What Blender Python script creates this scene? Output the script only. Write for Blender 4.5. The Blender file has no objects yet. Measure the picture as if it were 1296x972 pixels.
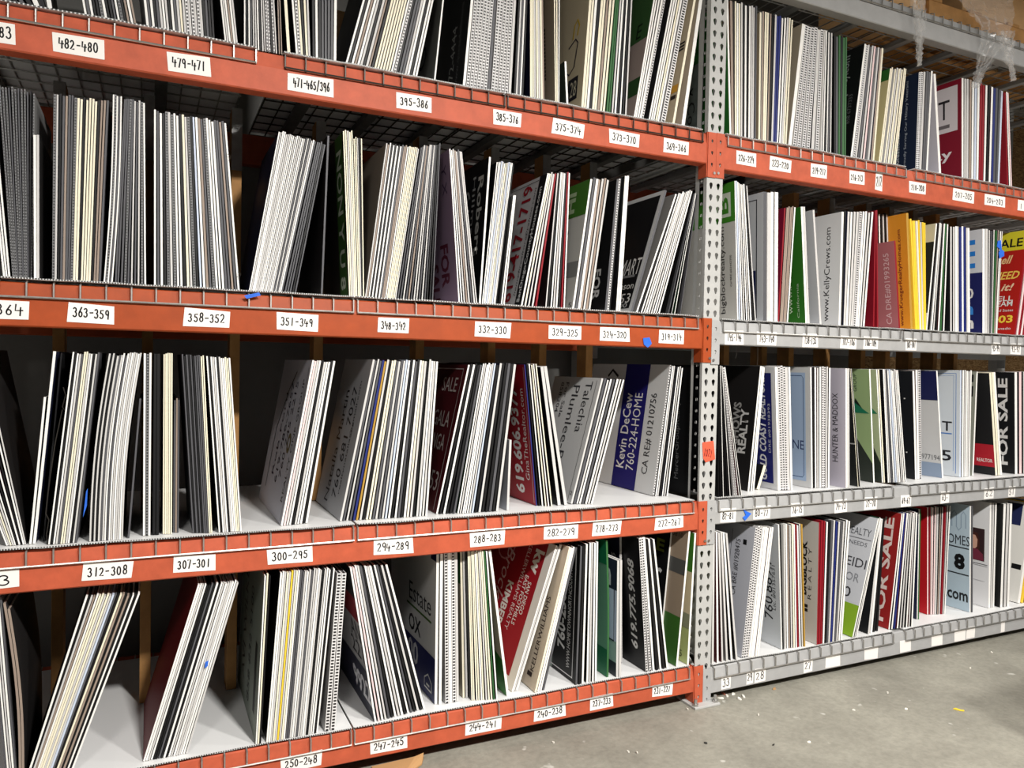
import bpy, bmesh, math, random
from mathutils import Vector, Matrix
random.seed(7)
SC = bpy.context.scene
COL = SC.collection
FZ = 1.495                      # eye height above the floor

# ------------------------------------------------------------------ camera
YAW, PITCH, ROLL, CX, CD, FPX = 0.44151, -0.02425, 0.01905, -2.24326, 2.7, 973.0
fw = Vector((math.sin(YAW)*math.cos(PITCH), math.cos(YAW)*math.cos(PITCH), math.sin(PITCH)))
rt0 = Vector((math.cos(YAW), -math.sin(YAW), 0)); up0 = rt0.cross(fw)
rt = rt0*math.cos(ROLL) + up0*math.sin(ROLL); up = up0*math.cos(ROLL) - rt0*math.sin(ROLL)
CAM = Vector((CX, -CD, FZ))
cd = bpy.data.cameras.new('camera'); cam = bpy.data.objects.new('camera', cd); COL.objects.link(cam)
m = Matrix.Identity(4)
for i in range(3):
    m[i][0] = rt[i]; m[i][1] = up[i]; m[i][2] = -fw[i]; m[i][3] = CAM[i]
cam.matrix_world = m
cd.sensor_width = 36; cd.lens = FPX/1296*36; cd.clip_start = 0.05
SC.camera = cam

# ------------------------------------------------------------------ light, exposure
SC.view_settings.view_transform = 'Standard'; SC.view_settings.look = 'None'
SC.view_settings.gamma = 1; SC.view_settings.use_curve_mapping = False
SC.view_settings.exposure = -0.18
w = bpy.data.worlds.new('world'); SC.world = w; w.use_nodes = True
w.node_tree.nodes['Background'].inputs[0].default_value = (1, .97, .93, 1)
w.node_tree.nodes['Background'].inputs[1].default_value = 0.05
def area(name, loc, target, size, power, col=(1, .97, .92)):
    l = bpy.data.lights.new(name, 'AREA'); l.shape = 'RECTANGLE'; l.size, l.size_y = size; l.energy = power; l.color = col
    o = bpy.data.objects.new(name, l); COL.objects.link(o); o.location = loc
    o.rotation_euler = (Vector(target)-Vector(loc)).to_track_quat('-Z', 'Y').to_euler()
    return o
area('near_ceiling_lamp', (-.95, -3.45, 3.7), (-.95, -3.449, 0), (.32, .32), 390)
area('aisle_ceiling_lamp', (.6, -3.45, 3.7), (.6, -3.449, 0), (.25, .3), 230)
area('far_ceiling_lamp', (2.9, -2.0, 3.7), (2.9, -1.999, 0), (.3, .4), 90)
area('left_fill_light', (-3.0, -3.45, 3.7), (-3.0, -3.449, 0), (.5, .9), 80)  # added fill, brings some light to the sign sides that face left

# ------------------------------------------------------------------ pixel <-> world
def ray(px, py):
    return rt*((px-648)/FPX) - up*((py-486)/FPX) + fw
def on_y(px, py, y):
    r = ray(px, py); return CAM + r*((y-CAM.y)/r.y)
def on_z(px, py, z):
    r = ray(px, py); return CAM + r*((z-CAM.z)/r.z)
def proj(p):
    v = Vector(p)-CAM; d = v.dot(fw); return 648+v.dot(rt)/d*FPX, 486-v.dot(up)/d*FPX
def x_at(px, y, z):             # x of the point at depth y, height z that is seen in column px
    lo, hi = -4.5, 6.0
    for _ in range(50):
        mid = (lo+hi)/2
        v = Vector((mid, y, z))-CAM
        if v.dot(fw) < .05 or proj((mid, y, z))[0] < px: lo = mid
        else: hi = mid
    return (lo+hi)/2

# ------------------------------------------------------------------ materials
def lin(c):
    return tuple(((v/255)/12.92 if v/255 <= .04045 else ((v/255+.055)/1.055)**2.4) for v in c)
MATS = {}
def mat(name, rgb, rough=.55, metal=0., noise=0., scale=30., bump=0.):
    if name in MATS: return MATS[name]
    mt = bpy.data.materials.new(name); mt.use_nodes = True; nt = mt.node_tree; b = nt.nodes['Principled BSDF']
    c = lin(rgb); b.inputs['Base Color'].default_value = (*c, 1)
    b.inputs['Specular IOR Level'].default_value = .3; b.inputs['Roughness'].default_value = rough; b.inputs['Metallic'].default_value = metal
    if noise or bump:
        tc = nt.nodes.new('ShaderNodeTexCoord'); n = nt.nodes.new('ShaderNodeTexNoise')
        n.inputs['Scale'].default_value = scale; n.inputs['Detail'].default_value = 6; n.inputs['Roughness'].default_value = .65
        nt.links.new(tc.outputs['Object'], n.inputs['Vector'])
        if noise:
            r = nt.nodes.new('ShaderNodeValToRGB')
            r.color_ramp.elements[0].position = .3; r.color_ramp.elements[1].position = .7
            r.color_ramp.elements[0].color = (*[v*(1-noise) for v in c], 1); r.color_ramp.elements[1].color = (*[min(1, v*(1+noise*.6)) for v in c], 1)
            nt.links.new(n.outputs['Fac'], r.inputs['Fac']); nt.links.new(r.outputs['Color'], b.inputs['Base Color'])
        if bump:
            bp = nt.nodes.new('ShaderNodeBump'); bp.inputs['Strength'].default_value = bump; bp.inputs['Distance'].default_value = .004
            nt.links.new(n.outputs['Fac'], bp.inputs['Height']); nt.links.new(bp.outputs['Normal'], b.inputs['Normal'])
    MATS[name] = mt; return mt
def fluted(name, rgb, hole, nz, wx=.34, duty=.6, axis='Z'):
    """sheet edge with the open ends of its flutes"""
    if name in MATS: return MATS[name]
    mt = bpy.data.materials.new(name); mt.use_nodes = True; nt = mt.node_tree; b = nt.nodes['Principled BSDF']
    L = nt.links.new; N = nt.nodes.new
    tc = N('ShaderNodeTexCoord'); s = N('ShaderNodeSeparateXYZ'); L(tc.outputs['Generated'], s.inputs[0])
    def mth(op, a, v=None):
        n = N('ShaderNodeMath'); n.operation = op; L(a, n.inputs[0])
        if v is not None:
            if isinstance(v, (int, float)): n.inputs[1].default_value = v
            else: L(v, n.inputs[1])
        return n.outputs[0]
    a, c = ('X', 'Z') if axis == 'Z' else ('Z', 'X')
    ax = mth('LESS_THAN', mth('ABSOLUTE', mth('SUBTRACT', s.outputs[a], .5)), wx)
    az = mth('LESS_THAN', mth('FRACT', mth('MULTIPLY', s.outputs[c], nz)), duty)
    mx = N('ShaderNodeMix'); mx.data_type = 'RGBA'
    L(mth('MULTIPLY', ax, az), mx.inputs['Factor'])
    mx.inputs['A'].default_value = (*lin(rgb), 1); mx.inputs['B'].default_value = (*lin(hole), 1)
    L(mx.outputs['Result'], b.inputs['Base Color']); b.inputs['Roughness'].default_value = .5
    MATS[name] = mt; return mt

ORANGE = mat('orange_beam_paint', (184, 86, 58), .55, noise=.18, scale=14, bump=.15)
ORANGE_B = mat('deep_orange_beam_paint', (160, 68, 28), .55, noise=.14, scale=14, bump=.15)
GREYP = mat('grey_rack_paint', (164, 164, 164), .45, noise=.08, scale=18, bump=.1)
UPRIGHT = mat('upright_paint', (178, 178, 176), .45, noise=.08, scale=16)
ZINC = mat('zinc_wire', (176, 174, 170), .38, .75, noise=.2, scale=40)
DARKWIRE = mat('dark_wire', (70, 66, 62), .45, .6)
CHAN = mat('steel_channel', (120, 120, 118), .5, .5, noise=.2)
PAPER = mat('label_paper', (236, 232, 228), .8)
INK = mat('marker_ink', (18, 18, 22), .7)
TAPE = mat('blue_tape', (44, 104, 214), .6, noise=.15)
WOODM = mat('pine_wood', (186, 138, 84), .7, noise=.25, scale=9, bump=.1)
BOLT = mat('bolt_steel', (190, 190, 188), .3, .9)
LINER = mat('liner_plastic', (226, 226, 226), .4)
STEEL = mat('perforated_strap', (150, 150, 150), .45, .6, noise=.15)

# ------------------------------------------------------------------ mesh helpers
def box(bm, x0, y0, z0, x1, y1, z1, mi=0):
    vs = [bm.verts.new((x, y, z)) for x in (x0, x1) for y in (y0, y1) for z in (z0, z1)]
    for q in ((0, 1, 3, 2), (4, 6, 7, 5), (0, 4, 5, 1), (2, 3, 7, 6), (0, 2, 6, 4), (1, 5, 7, 3)):
        f = bm.faces.new([vs[i] for i in q]); f.material_index = mi
    return vs
def tube(bm, pts, r, n=6):
    rings = []
    pts = [Vector(p) for p in pts]
    for i, p in enumerate(pts):
        d = (pts[min(i+1, len(pts)-1)]-pts[max(i-1, 0)]).normalized()
        a = d.orthogonal().normalized() if i == 0 else (rings[-1][1] - d*rings[-1][1].dot(d)).normalized()
        b = d.cross(a)
        rings.append(([bm.verts.new(p+(a*math.cos(2*math.pi*k/n)+b*math.sin(2*math.pi*k/n))*r) for k in range(n)], a))
    for i in range(len(rings)-1):
        for k in range(n):
            bm.faces.new((rings[i][0][k], rings[i][0][(k+1) % n], rings[i+1][0][(k+1) % n], rings[i+1][0][k]))
    bm.faces.new(rings[0][0][::-1]); bm.faces.new(rings[-1][0])
def cyl(bm, c, axis, r, h, n=16):
    c = Vector(c); a = Vector(axis).normalized(); tube(bm, [c, c+a*h], r, n)
def ribbon(bm, pts, wd, plane):
    """flat stroke of width wd along 2-D pts; plane maps (a,b) to 3-D"""
    P = [Vector(p) for p in pts]; pr = []
    for i, p in enumerate(P):
        d = P[min(i+1, len(P)-1)]-P[max(i-1, 0)]
        d = d.normalized() if d.length else Vector((1, 0)); nrm = Vector((-d.y, d.x))*wd/2
        ext = -d*wd*.3 if i == 0 else (d*wd*.3 if i == len(P)-1 else Vector((0, 0)))
        pr.append((bm.verts.new(plane(*(p+nrm+ext))), bm.verts.new(plane(*(p-nrm+ext)))))
    for i in range(len(pr)-1):
        bm.faces.new((pr[i][0], pr[i][1], pr[i+1][1], pr[i+1][0]))
def obj(name, bm, mats, parent=None, loc=None, rot=None, bevel=0, smooth=False, recalc=True):
    if recalc: bmesh.ops.recalc_face_normals(bm, faces=bm.faces)
    me = bpy.data.meshes.new(name); bm.to_mesh(me); bm.free()
    for x in (mats if isinstance(mats, (list, tuple)) else [mats]): me.materials.append(x)
    if smooth:
        for p in me.polygons: p.use_smooth = True
    o = bpy.data.objects.new(name, me); COL.objects.link(o)
    if parent: o.parent = parent
    if loc: o.location = loc
    if rot: o.rotation_euler = rot
    if bevel:
        b = o.modifiers.new('bevel', 'BEVEL'); b.width = bevel; b.segments = 2; b.limit_method = 'ANGLE'
    return o
def tag(o, label, cat, group=None):
    o['label'] = label; o['category'] = cat
    if group: o['group'] = group
    return o
def empty(name, loc, label, cat, group=None):
    o = bpy.data.objects.new(name, None); COL.objects.link(o); o.location = loc; o.empty_display_size = .05
    return tag(o, label, cat, group)
def structure(o): o['kind'] = 'structure'; return o
def plate_with_holes(outer, holes, depth):
    """extruded 2-D plate (x,z outline) with real holes, as a mesh"""
    cu = bpy.data.curves.new('plate', 'CURVE'); cu.dimensions = '2D'; cu.fill_mode = 'BOTH'; cu.extrude = depth/2
    for pts in [outer]+holes:
        sp = cu.splines.new('POLY'); sp.points.add(len(pts)-1); sp.use_cyclic_u = True
        for p, q in zip(sp.points, pts): p.co = (q[0], q[1], 0, 1)
    o = bpy.data.objects.new('plate', cu); COL.objects.link(o)
    dg = bpy.context.evaluated_depsgraph_get(); me = bpy.data.meshes.new_from_object(o.evaluated_get(dg))
    bpy.data.objects.remove(o); bpy.data.curves.remove(cu)
    return me
def text_mesh(s, bold=0.0, shear=0.0):
    cu = bpy.data.curves.new('t', 'FONT'); cu.body = s; cu.offset = bold; cu.shear = shear; cu.resolution_u = 2
    o = bpy.data.objects.new('t', cu); COL.objects.link(o)
    dg = bpy.context.evaluated_depsgraph_get(); me = bpy.data.meshes.new_from_object(o.evaluated_get(dg))
    bpy.data.objects.remove(o); bpy.data.curves.remove(cu)
    return me

# ------------------------------------------------------------------ setting: floor, walls, ceiling
def concrete():
    mt = bpy.data.materials.new('concrete_floor'); mt.use_nodes = True; nt = mt.node_tree; b = nt.nodes['Principled BSDF']; L = nt.links.new
    tc = nt.nodes.new('ShaderNodeTexCoord')
    def nz(sc, det, ro): 
        n = nt.nodes.new('ShaderNodeTexNoise'); n.inputs['Scale'].default_value = sc; n.inputs['Detail'].default_value = det; n.inputs['Roughness'].default_value = ro
        L(tc.outputs['Object'], n.inputs['Vector']); return n
    n1 = nz(2.2, 8, .65); n2 = nz(38, 5, .7); n3 = nz(13, 2, .5)
    r1 = nt.nodes.new('ShaderNodeValToRGB'); r1.color_ramp.elements[0].position = .32; r1.color_ramp.elements[1].position = .72
    r1.color_ramp.elements[0].color = (*lin((126, 123, 113)), 1); r1.color_ramp.elements[1].color = (*lin((160, 157, 145)), 1)
    L(n1.outputs['Fac'], r1.inputs['Fac'])
    r2 = nt.nodes.new('ShaderNodeValToRGB'); r2.color_ramp.elements[0].position = .35; r2.color_ramp.elements[0].color = (.72, .72, .72, 1); r2.color_ramp.elements[1].position = .6
    L(n2.outputs['Fac'], r2.inputs['Fac'])
    mx = nt.nodes.new('ShaderNodeMix'); mx.data_type = 'RGBA'; mx.blend_type = 'MULTIPLY'; mx.inputs['Factor'].default_value = .7
    L(r1.outputs['Color'], mx.inputs['A']); L(r2.outputs['Color'], mx.inputs['B'])
    r3 = nt.nodes.new('ShaderNodeValToRGB'); r3.color_ramp.elements[0].position = .70; r3.color_ramp.elements[1].position = .75
    L(n3.outputs['Fac'], r3.inputs['Fac'])
    m2 = nt.nodes.new('ShaderNodeMix'); m2.data_type = 'RGBA'; L(r3.outputs['Color'], m2.inputs['Factor'])
    L(mx.outputs['Result'], m2.inputs['A']); m2.inputs['B'].default_value = (*lin((182, 180, 172)), 1)
    L(m2.outputs['Result'], b.inputs['Base Color']); b.inputs['Roughness'].default_value = .6
    bp = nt.nodes.new('ShaderNodeBump'); bp.inputs['Strength'].default_value = .12; bp.inputs['Distance'].default_value = .01
    L(n2.outputs['Fac'], bp.inputs['Height']); L(bp.outputs['Normal'], b.inputs['Normal'])
    return mt
bm = bmesh.new(); box(bm, -7, -6, -.1, 9, 3.0, 0); structure(obj('floor', bm, concrete()))
WALLM = mat('painted_wall', (118, 117, 114), .8, noise=.1, scale=4)
def osb():
    mt = bpy.data.materials.new('strand_board'); mt.use_nodes = True; nt = mt.node_tree; b = nt.nodes['Principled BSDF']; L = nt.links.new
    tc = nt.nodes.new('ShaderNodeTexCoord'); mp = nt.nodes.new('ShaderNodeMapping'); mp.inputs['Scale'].default_value = (9, 9, 26); L(tc.outputs['Object'], mp.inputs[0])
    v = nt.nodes.new('ShaderNodeTexNoise'); v.inputs['Scale'].default_value = 1.6; v.inputs['Detail'].default_value = 4; v.inputs['Distortion'].default_value = 2; L(mp.outputs[0], v.inputs['Vector'])
    r = nt.nodes.new('ShaderNodeValToRGB'); r.color_ramp.elements[0].position = .35; r.color_ramp.elements[1].position = .65
    r.color_ramp.elements[0].color = (*lin((128, 88, 50)), 1); r.color_ramp.elements[1].color = (*lin((206, 168, 116)), 1)
    L(v.outputs['Fac'], r.inputs['Fac']); L(r.outputs['Color'], b.inputs['Base Color']); b.inputs['Roughness'].default_value = .8
    return mt
OSB = osb()
bm = bmesh.new(); box(bm, -7, 1.24, 0, 2.3, 1.34, 5); structure(obj('wall_back', bm, WALLM))
bm = bmesh.new(); box(bm, 2.3, 2.55, 0, 9, 2.65, 5); structure(obj('wall_far', bm, OSB))
bm = bmesh.new(); box(bm, -7, -6, 5, 9, 3.0, 5.1); structure(obj('ceiling', bm, mat('ceiling_paint', (120, 118, 114), .8)))

# ------------------------------------------------------------------ rack
LV = {'A': (1.031, .897), 'B': (.2208, .0875), 'C': (-.5877, -.7124), 'D': (-1.3233, -1.437)}
RV = {'R5': (1.8467, 1.7116), 'R4': (1.033, .8836), 'R3': (.213, .1094), 'R2': (-.5879, -.6944), 'R1': (-1.3431, -1.4588)}
ALLV = {**LV, **RV}
def zt(k): return ALLV[k][0]+FZ
def zb(k): return ALLV[k][1]+FZ
WIRE_R = .0031
DECK = {k: zt(k)+.0142 for k in ALLV}            # top of the liner sheet, what the signs stand on
RD = 1.10                                        # rack depth
XL0, XL1, XR0, XR1 = -3.62, -.045, .045, 3.70

def tear(cx, cz, r):
    pts = []
    for k in range(9):
        a = math.radians(-20+220*k/8); pts.append((cx+r*math.cos(a), cz+r*math.sin(a)))
    pts += [(cx-r*.42, cz-r*1.9), (cx, cz-r*2.3), (cx+r*.42, cz-r*1.9)]
    return pts
def upright(x, y, sgn, label, zt_=3.9, detail=True):
    """C-section rack column: perforated front plate, perforated sides"""
    root = empty('rack_upright', (x, y, 0), label, 'rack upright')
    hw, dp = .044, .075
    if detail:
        holes = []; z = .12; 
        while z < zt_-.1:
            holes += [tear(-.020, z, .0092), tear(.020, z, .0092)]; z += .0508
        me = plate_with_holes([(-hw, .01), (hw, .01), (hw, zt_), (-hw, zt_)], holes, .003)
        me.materials.append(UPRIGHT)
        o = bpy.data.objects.new('perforated_face', me); COL.objects.link(o); o.parent = root; o.rotation_euler = (math.pi/2, 0, 0)
        sq = []; z = .14
        while z < zt_-.1:
            sq.append([(dp*.45-.004, z-.006), (dp*.45+.004, z-.006), (dp*.45+.004, z+.006), (dp*.45-.004, z+.006)]); z += .0508
        me2 = plate_with_holes([(.002, .01), (dp, .01), (dp, zt_), (.002, zt_)], sq, .003); me2.materials.append(UPRIGHT)
        for sx in (-1, 1):
            o = bpy.data.objects.new('side_flange', me2); COL.objects.link(o); o.parent = root
            o.rotation_euler = (math.pi/2, 0, math.pi/2); o.location = (sx*(hw-.0015), 0, 0)
    else:
        bm = bmesh.new(); box(bm, -hw, 0, .01, hw, .003, zt_)
        for sx in (-1, 1): box(bm, sx*hw-.0015, .003, .01, sx*hw+.0015, dp, zt_)
        obj('column', bm, UPRIGHT, root)
    bm = bmesh.new(); box(bm, -.07, -.045, 0, .07, .09, .01); obj('base_plate', bm, UPRIGHT, root, bevel=.002)
    for bx in (-.055, .055):
        bm = bmesh.new(); cyl(bm, (bx, -.028, .01), (0, 0, 1), .007, .03, 10); cyl(bm, (bx, -.028, .01), (0, 0, 1), .013, .01, 6)
        obj('anchor_bolt', bm, BOLT, root)
    return root
up_mid = upright(0, .002, 1, 'grey perforated steel upright between the orange bay and the grey bay')
for z in (.85, 1.64, 2.45, 3.27):                # bracing of the middle frame, parts of its upright
    bm = bmesh.new(); tube(bm, [(0, .07, z), (0, RD-.1, z)], .014, 8); obj('cross_brace', bm, UPRIGHT, up_mid)
bm = bmesh.new(); tube(bm, [(0, .07, .14), (0, RD-.1, .80)], .014, 8); obj('diagonal_brace', bm, UPRIGHT, up_mid)
up_rear = upright(0, RD-.02, 1, 'rear steel upright standing behind the middle front upright', detail=False)
for x, y, nm in ((-3.67, .002, 'far left front'), (3.745, .002, 'far right front'), (-3.67, RD-.02, 'far left rear'), (3.745, RD-.02, 'far right rear')):
    upright(x, y, 1, 'grey steel upright at the %s corner of the rack' % nm, detail=False)

BEAMS = {}
WORDS = {'A': 'topmost orange rack beam', 'B': 'second orange rack beam from the top', 'C': 'third orange rack beam from the top', 'D': 'lowest orange rack beam just above floor',
         'R5': 'topmost grey rack beam with plastic wrap hanging over it', 'R4': 'orange rack beam of the right bay', 'R3': 'upper grey beam below the bright coloured signs',
         'R2': 'middle grey beam with blue tape arrow', 'R1': 'lowest grey beam just above the concrete floor'}
def beam(k):
    left = k in LV; x0, x1 = (XL0, XL1) if left else (XR0, XR1)
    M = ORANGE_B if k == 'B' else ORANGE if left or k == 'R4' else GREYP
    root = empty('rack_beam', ((x0+x1)/2, 0, zb(k)), WORDS[k]+' with paper number labels' if k != 'R5' else WORDS[k], 'rack beam')
    h = zt(k)-zb(k); ox = -(x0+x1)/2
    prof = [(0, .004), (.004, 0), (.056, 0), (.06, .004), (.06, h-.004), (.056, h), (.014, h), (.009, h-.004), (.001, h-.046), (0, h-.05)]
    bm = bmesh.new()
    a = [bm.verts.new((x0+ox, p[0], p[1])) for p in prof]; b = [bm.verts.new((x1+ox, p[0], p[1])) for p in prof]
    n = len(prof)
    for i in range(n): bm.faces.new((a[i], a[(i+1) % n], b[(i+1) % n], b[i]))
    bm.faces.new(a[::-1]); bm.faces.new(b)
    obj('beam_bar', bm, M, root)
    for end in (0, 1):
        xe = (x0, x1)[end]; inner = (end == 1) == left           # the end at the middle upright
        bm = bmesh.new()
        sx = 1 if end == 1 else -1
        xa, xb_ = (xe, xe+.0445) if sx > 0 else (xe-.0445, xe)
        hp = .195
        holes = [tear((xa+xb_)/2, hp-.035-i*.0508, .0055) for i in range(3)] if True else []
        me = plate_with_holes([(xa+ox, 0), (xb_+ox, 0), (xb_+ox, hp), (xa+ox, hp)], [[(p[0]+ox, p[1]) for p in hh] for hh in holes], .004)
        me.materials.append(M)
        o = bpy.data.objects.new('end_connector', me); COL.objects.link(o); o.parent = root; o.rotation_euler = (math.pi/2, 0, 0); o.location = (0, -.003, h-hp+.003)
        bmq = bmesh.new(); box(bmq, xe+ox-.004*(sx > 0), -.001, h-hp+.003, xe+ox+.004*(sx < 0), .055, h+.003); obj('connector_flange', bmq, M, root)
        bmq = bmesh.new(); cyl(bmq, ((xa+xb_)/2+ox+.012*sx, -.004, h-hp+.022), (0, -1, 0), .006, .006, 10); obj('locking_bolt', bmq, BOLT, root)
    BEAMS[k] = root
    if k != 'R5' or True:                          # the matching rear beam
        o2 = empty('rack_beam', ((x0+x1)/2, RD-.08, zb(k)), 'rear beam of the same level as the '+WORDS[k], 'rack beam')
        bm = bmesh.new(); box(bm, x0+ox, 0, 0, x1+ox, .06, h); obj('beam_bar', bm, M, o2, bevel=.004)
        for xe in (x0+ox, x1+ox):
            bm = bmesh.new(); box(bm, xe-.004, .005, -.06, xe+.004, .064, h+.002); obj('end_connector', bm, M, o2)
for k in ALLV: beam(k)

# number labels stuck on the beams --------------------------------------------------
def arc(cx, cy, rx, ry, a0, a1, n=9):
    return [(cx+rx*math.cos(math.radians(a0+(a1-a0)*i/n)), cy+ry*math.sin(math.radians(a0+(a1-a0)*i/n))) for i in range(n+1)]
GL = {'0': [arc(.4, .5, .32, .48, 100, 460, 14)], '1': [[(.45, 1), (.4, 0)]],
      '2': [arc(.38, .72, .3, .27, 160, -40, 8)+[(.08, .03), (.75, .06)]], '3': [arc(.35, .76, .28, .23, 150, -80, 8)+arc(.35, .27, .34, .27, 85, -150, 9)],
      '4': [[(.12, 1), (.05, .42), (.85, .44)], [(.62, .72), (.56, -.05)]], '5': [[(.72, .98), (.2, .96), (.16, .58)]+arc(.36, .32, .34, .3, 110, -150, 9)],
      '6': [[(.6, 1), (.2, .5)]+arc(.4, .27, .28, .26, 170, -190, 12)], '7': [[(.08, .95), (.72, .97), (.35, 0)]],
      '8': [arc(.42, .75, .25, .24, 60, 270, 8)+arc(.4, .26, .3, .26, 90, -270, 12)+arc(.42, .75, .25, .24, -90, 60, 6)],
      '9': [arc(.38, .72, .28, .26, 10, 370, 12)+[(.6, 0)]], '-': [[(.15, .48), (.7, .5)]], '/': [[(.1, -.15), (.65, 1.1)]], ' ': [], '.': [[(.3, .05), (.36, .08)]]}
def write_strokes(s, w_, h_, lw, jit=.05):
    bm = bmesh.new(); n = max(1, len(s)); adv = w_/n
    for i, ch in enumerate(s):
        dx, dy, sc = random.uniform(-jit, jit), random.uniform(-jit, jit), random.uniform(.88, 1.05)
        for st in GL.get(ch, []):
            ribbon(bm, [((i+.08+(p[0]+dx)*.95*sc)*adv-w_/2, (p[1]*sc+dy)*h_-h_/2) for p in st], lw, lambda a, b: (a, 0, b))
    return bm
TAGS = {
 'A': [(-14, 19, '483'), (67, 131, '482-480'), (212, 266, '479-471'), (365, 423, '471-465/396'), (502, 547, '395-386'), (624, 660, '385-376'), (699, 739, '375-374'), (771, 809, '373-370'), (840, 872, '369-366')],
 'B': [(-26, 36, '-364'), (86, 145, '363-359'), (232, 291, '358-352'), (350, 402, '351-349'), (478, 518, '348-342'), (601, 646, '332-330'), (694, 736, '329-325'), (759, 797, '324-320'), (834, 866, '319-314')],
 'C': [(-34, 24, '13'), (104, 168, '312-308'), (219, 272, '307-301'), (338, 396, '300-295'), (472, 523, '294-289'), (595, 639, '288-283'), (688, 732, '282-279'), (750, 786, '278-273'), (829, 865, '272-267')],
 'D': [(355, 407, '250-248'), (468, 516, '247-245'), (589, 634, '244-241'), (676, 716, '240-238'), (747, 776, '237-233'), (825, 851, '231-227')],
 'R4': [(932, 957, '226-224'), (974, 1001, '223-220'), (1026, 1047, '219-217'), (1075, 1094, '216-213'), (1108, 1117, '212'), (1151, 1172, '210-208'), (1206, 1233, '207-205'), (1246, 1272, '204-203'), (1288, 1308, '198')],
 'R3': [(918, 941, '145-144'), (958, 983, '143-140'), (1016, 1035, '138-135'), (1064, 1084, '107-106'), (1093, 1111, '106-104'), (1146, 1160, '102-101'), (1255, 1266, '95-94'), (1279, 1292, '93-92')],
 'R2': [(912, 931, '82-81'), (953, 975, '80-77'), (1001, 1017, '76-75'), (1056, 1072, '74-73'), (1094, 1110, '72-70'), (1140, 1153, '69-67'), (1191, 1201, '63-'), (1246, 1258, '62'), (1276, 1285, '51')],
 'R1': [(913, 925, '33'), (945, 953, '29'), (955, 969, '28'), (1017, 1028, '27'), (1045, 1063, ''), (1094, 1111, ''), (1139, 1153, ''), (1179, 1193, ''), (1208, 1222, ''), (1223, 1234, ''), (1267, 1272, '')],
}
for k, lst in TAGS.items():
    h = zt(k)-zb(k); B = BEAMS[k]
    for i, (p0, p1, s) in enumerate(lst):
        zc = (zb(k)+h*.36) if k in LV else (zb(k)+h*(.42 if k == 'R4' else .34))
        x0, x1 = x_at(p0, -.001, zc), x_at(p1, -.001, zc); wd = x1-x0
        ht = {'A': .058, 'B': .056, 'C': .056, 'D': .052, 'R4': .058}.get(k, .062)
        if s == '212': ht = .09
        bm = bmesh.new()
        q = [random.uniform(-.003, .003) for _ in range(8)]
        c4 = [(-wd/2+q[0], -ht/2+q[1]), (wd/2+q[2], -ht/2+q[3]), (wd/2+q[4], ht/2+q[5]), (-wd/2+q[6], ht/2+q[7])]
        va = [bm.verts.new((c[0], 0, c[1])) for c in c4]; vb = [bm.verts.new((c[0], -.0006, c[1])) for c in c4]
        bm.faces.new(va); bm.faces.new(vb[::-1])
        for j in range(4): bm.faces.new((va[j], va[(j+1) % 4], vb[(j+1) % 4], vb[j]))
        t = obj('paper_label', bm, PAPER, B, loc=((x0+x1)/2-B.location.x, -.0006, zc-B.location.z), rot=(0, random.uniform(-.03, .03), 0))
        t['label'] = ('white paper label with handwritten numbers '+s) if s else 'blank white paper label'
        if s:
            wb = write_strokes(s, wd*.8, ht*(.5 if len(s) > 4 else .55), .0042 if k in 'BCD' else .0043)
            obj('handwriting', wb, INK, t, loc=(0, -.0009, 0), recalc=False)

# wire decks and liner sheets --------------------------------------------------
JO = {'A': [-3.6, x_at(326, 0, zt('A')), x_at(359, 0, zt('A')), x_at(640, 0, zt('A')), x_at(641, 0, zt('A')), -.07],
      'B': [-3.6, -2.73, -2.72, x_at(449, 0, zt('B')), x_at(451, 0, zt('B')), -.07],
      'C': [-3.6, -2.73, -2.72, x_at(449, 0, zt('C')), x_at(451, 0, zt('C')), -.07],
      'D': [-3.6, -2.73, -2.72, x_at(446, 0, zt('D')), x_at(447, 0, zt('D')), -.07],
      'R5': [.06, 1.30, 1.31, 2.45, 2.46, 3.68], 'R4': [.06, x_at(1147, 0, zt('R4')), x_at(1158, 0, zt('R4')), 2.45, 2.46, 3.68],
      'R3': [.06, x_at(1140, 0, zt('R3')), x_at(1142, 0, zt('R3')), 2.45, 2.46, 3.68],
      'R2': [.06, x_at(1131, 0, zt('R2')), x_at(1151, 0, zt('R2')), 2.45, 2.46, 3.68],
      'R1': [.06, x_at(1131, 0, zt('R1')), x_at(1145, 0, zt('R1')), 2.45, 2.46, 3.68]}
POS3 = ['leftmost', 'middle', 'rightmost']
SHELFN = {'A': 'top orange shelf', 'B': 'second orange shelf', 'C': 'third orange shelf', 'D': 'bottom orange shelf', 'R5': 'topmost grey shelf',
          'R4': 'upper right shelf', 'R3': 'second right shelf', 'R2': 'third right shelf', 'R1': 'bottom right shelf'}
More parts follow.
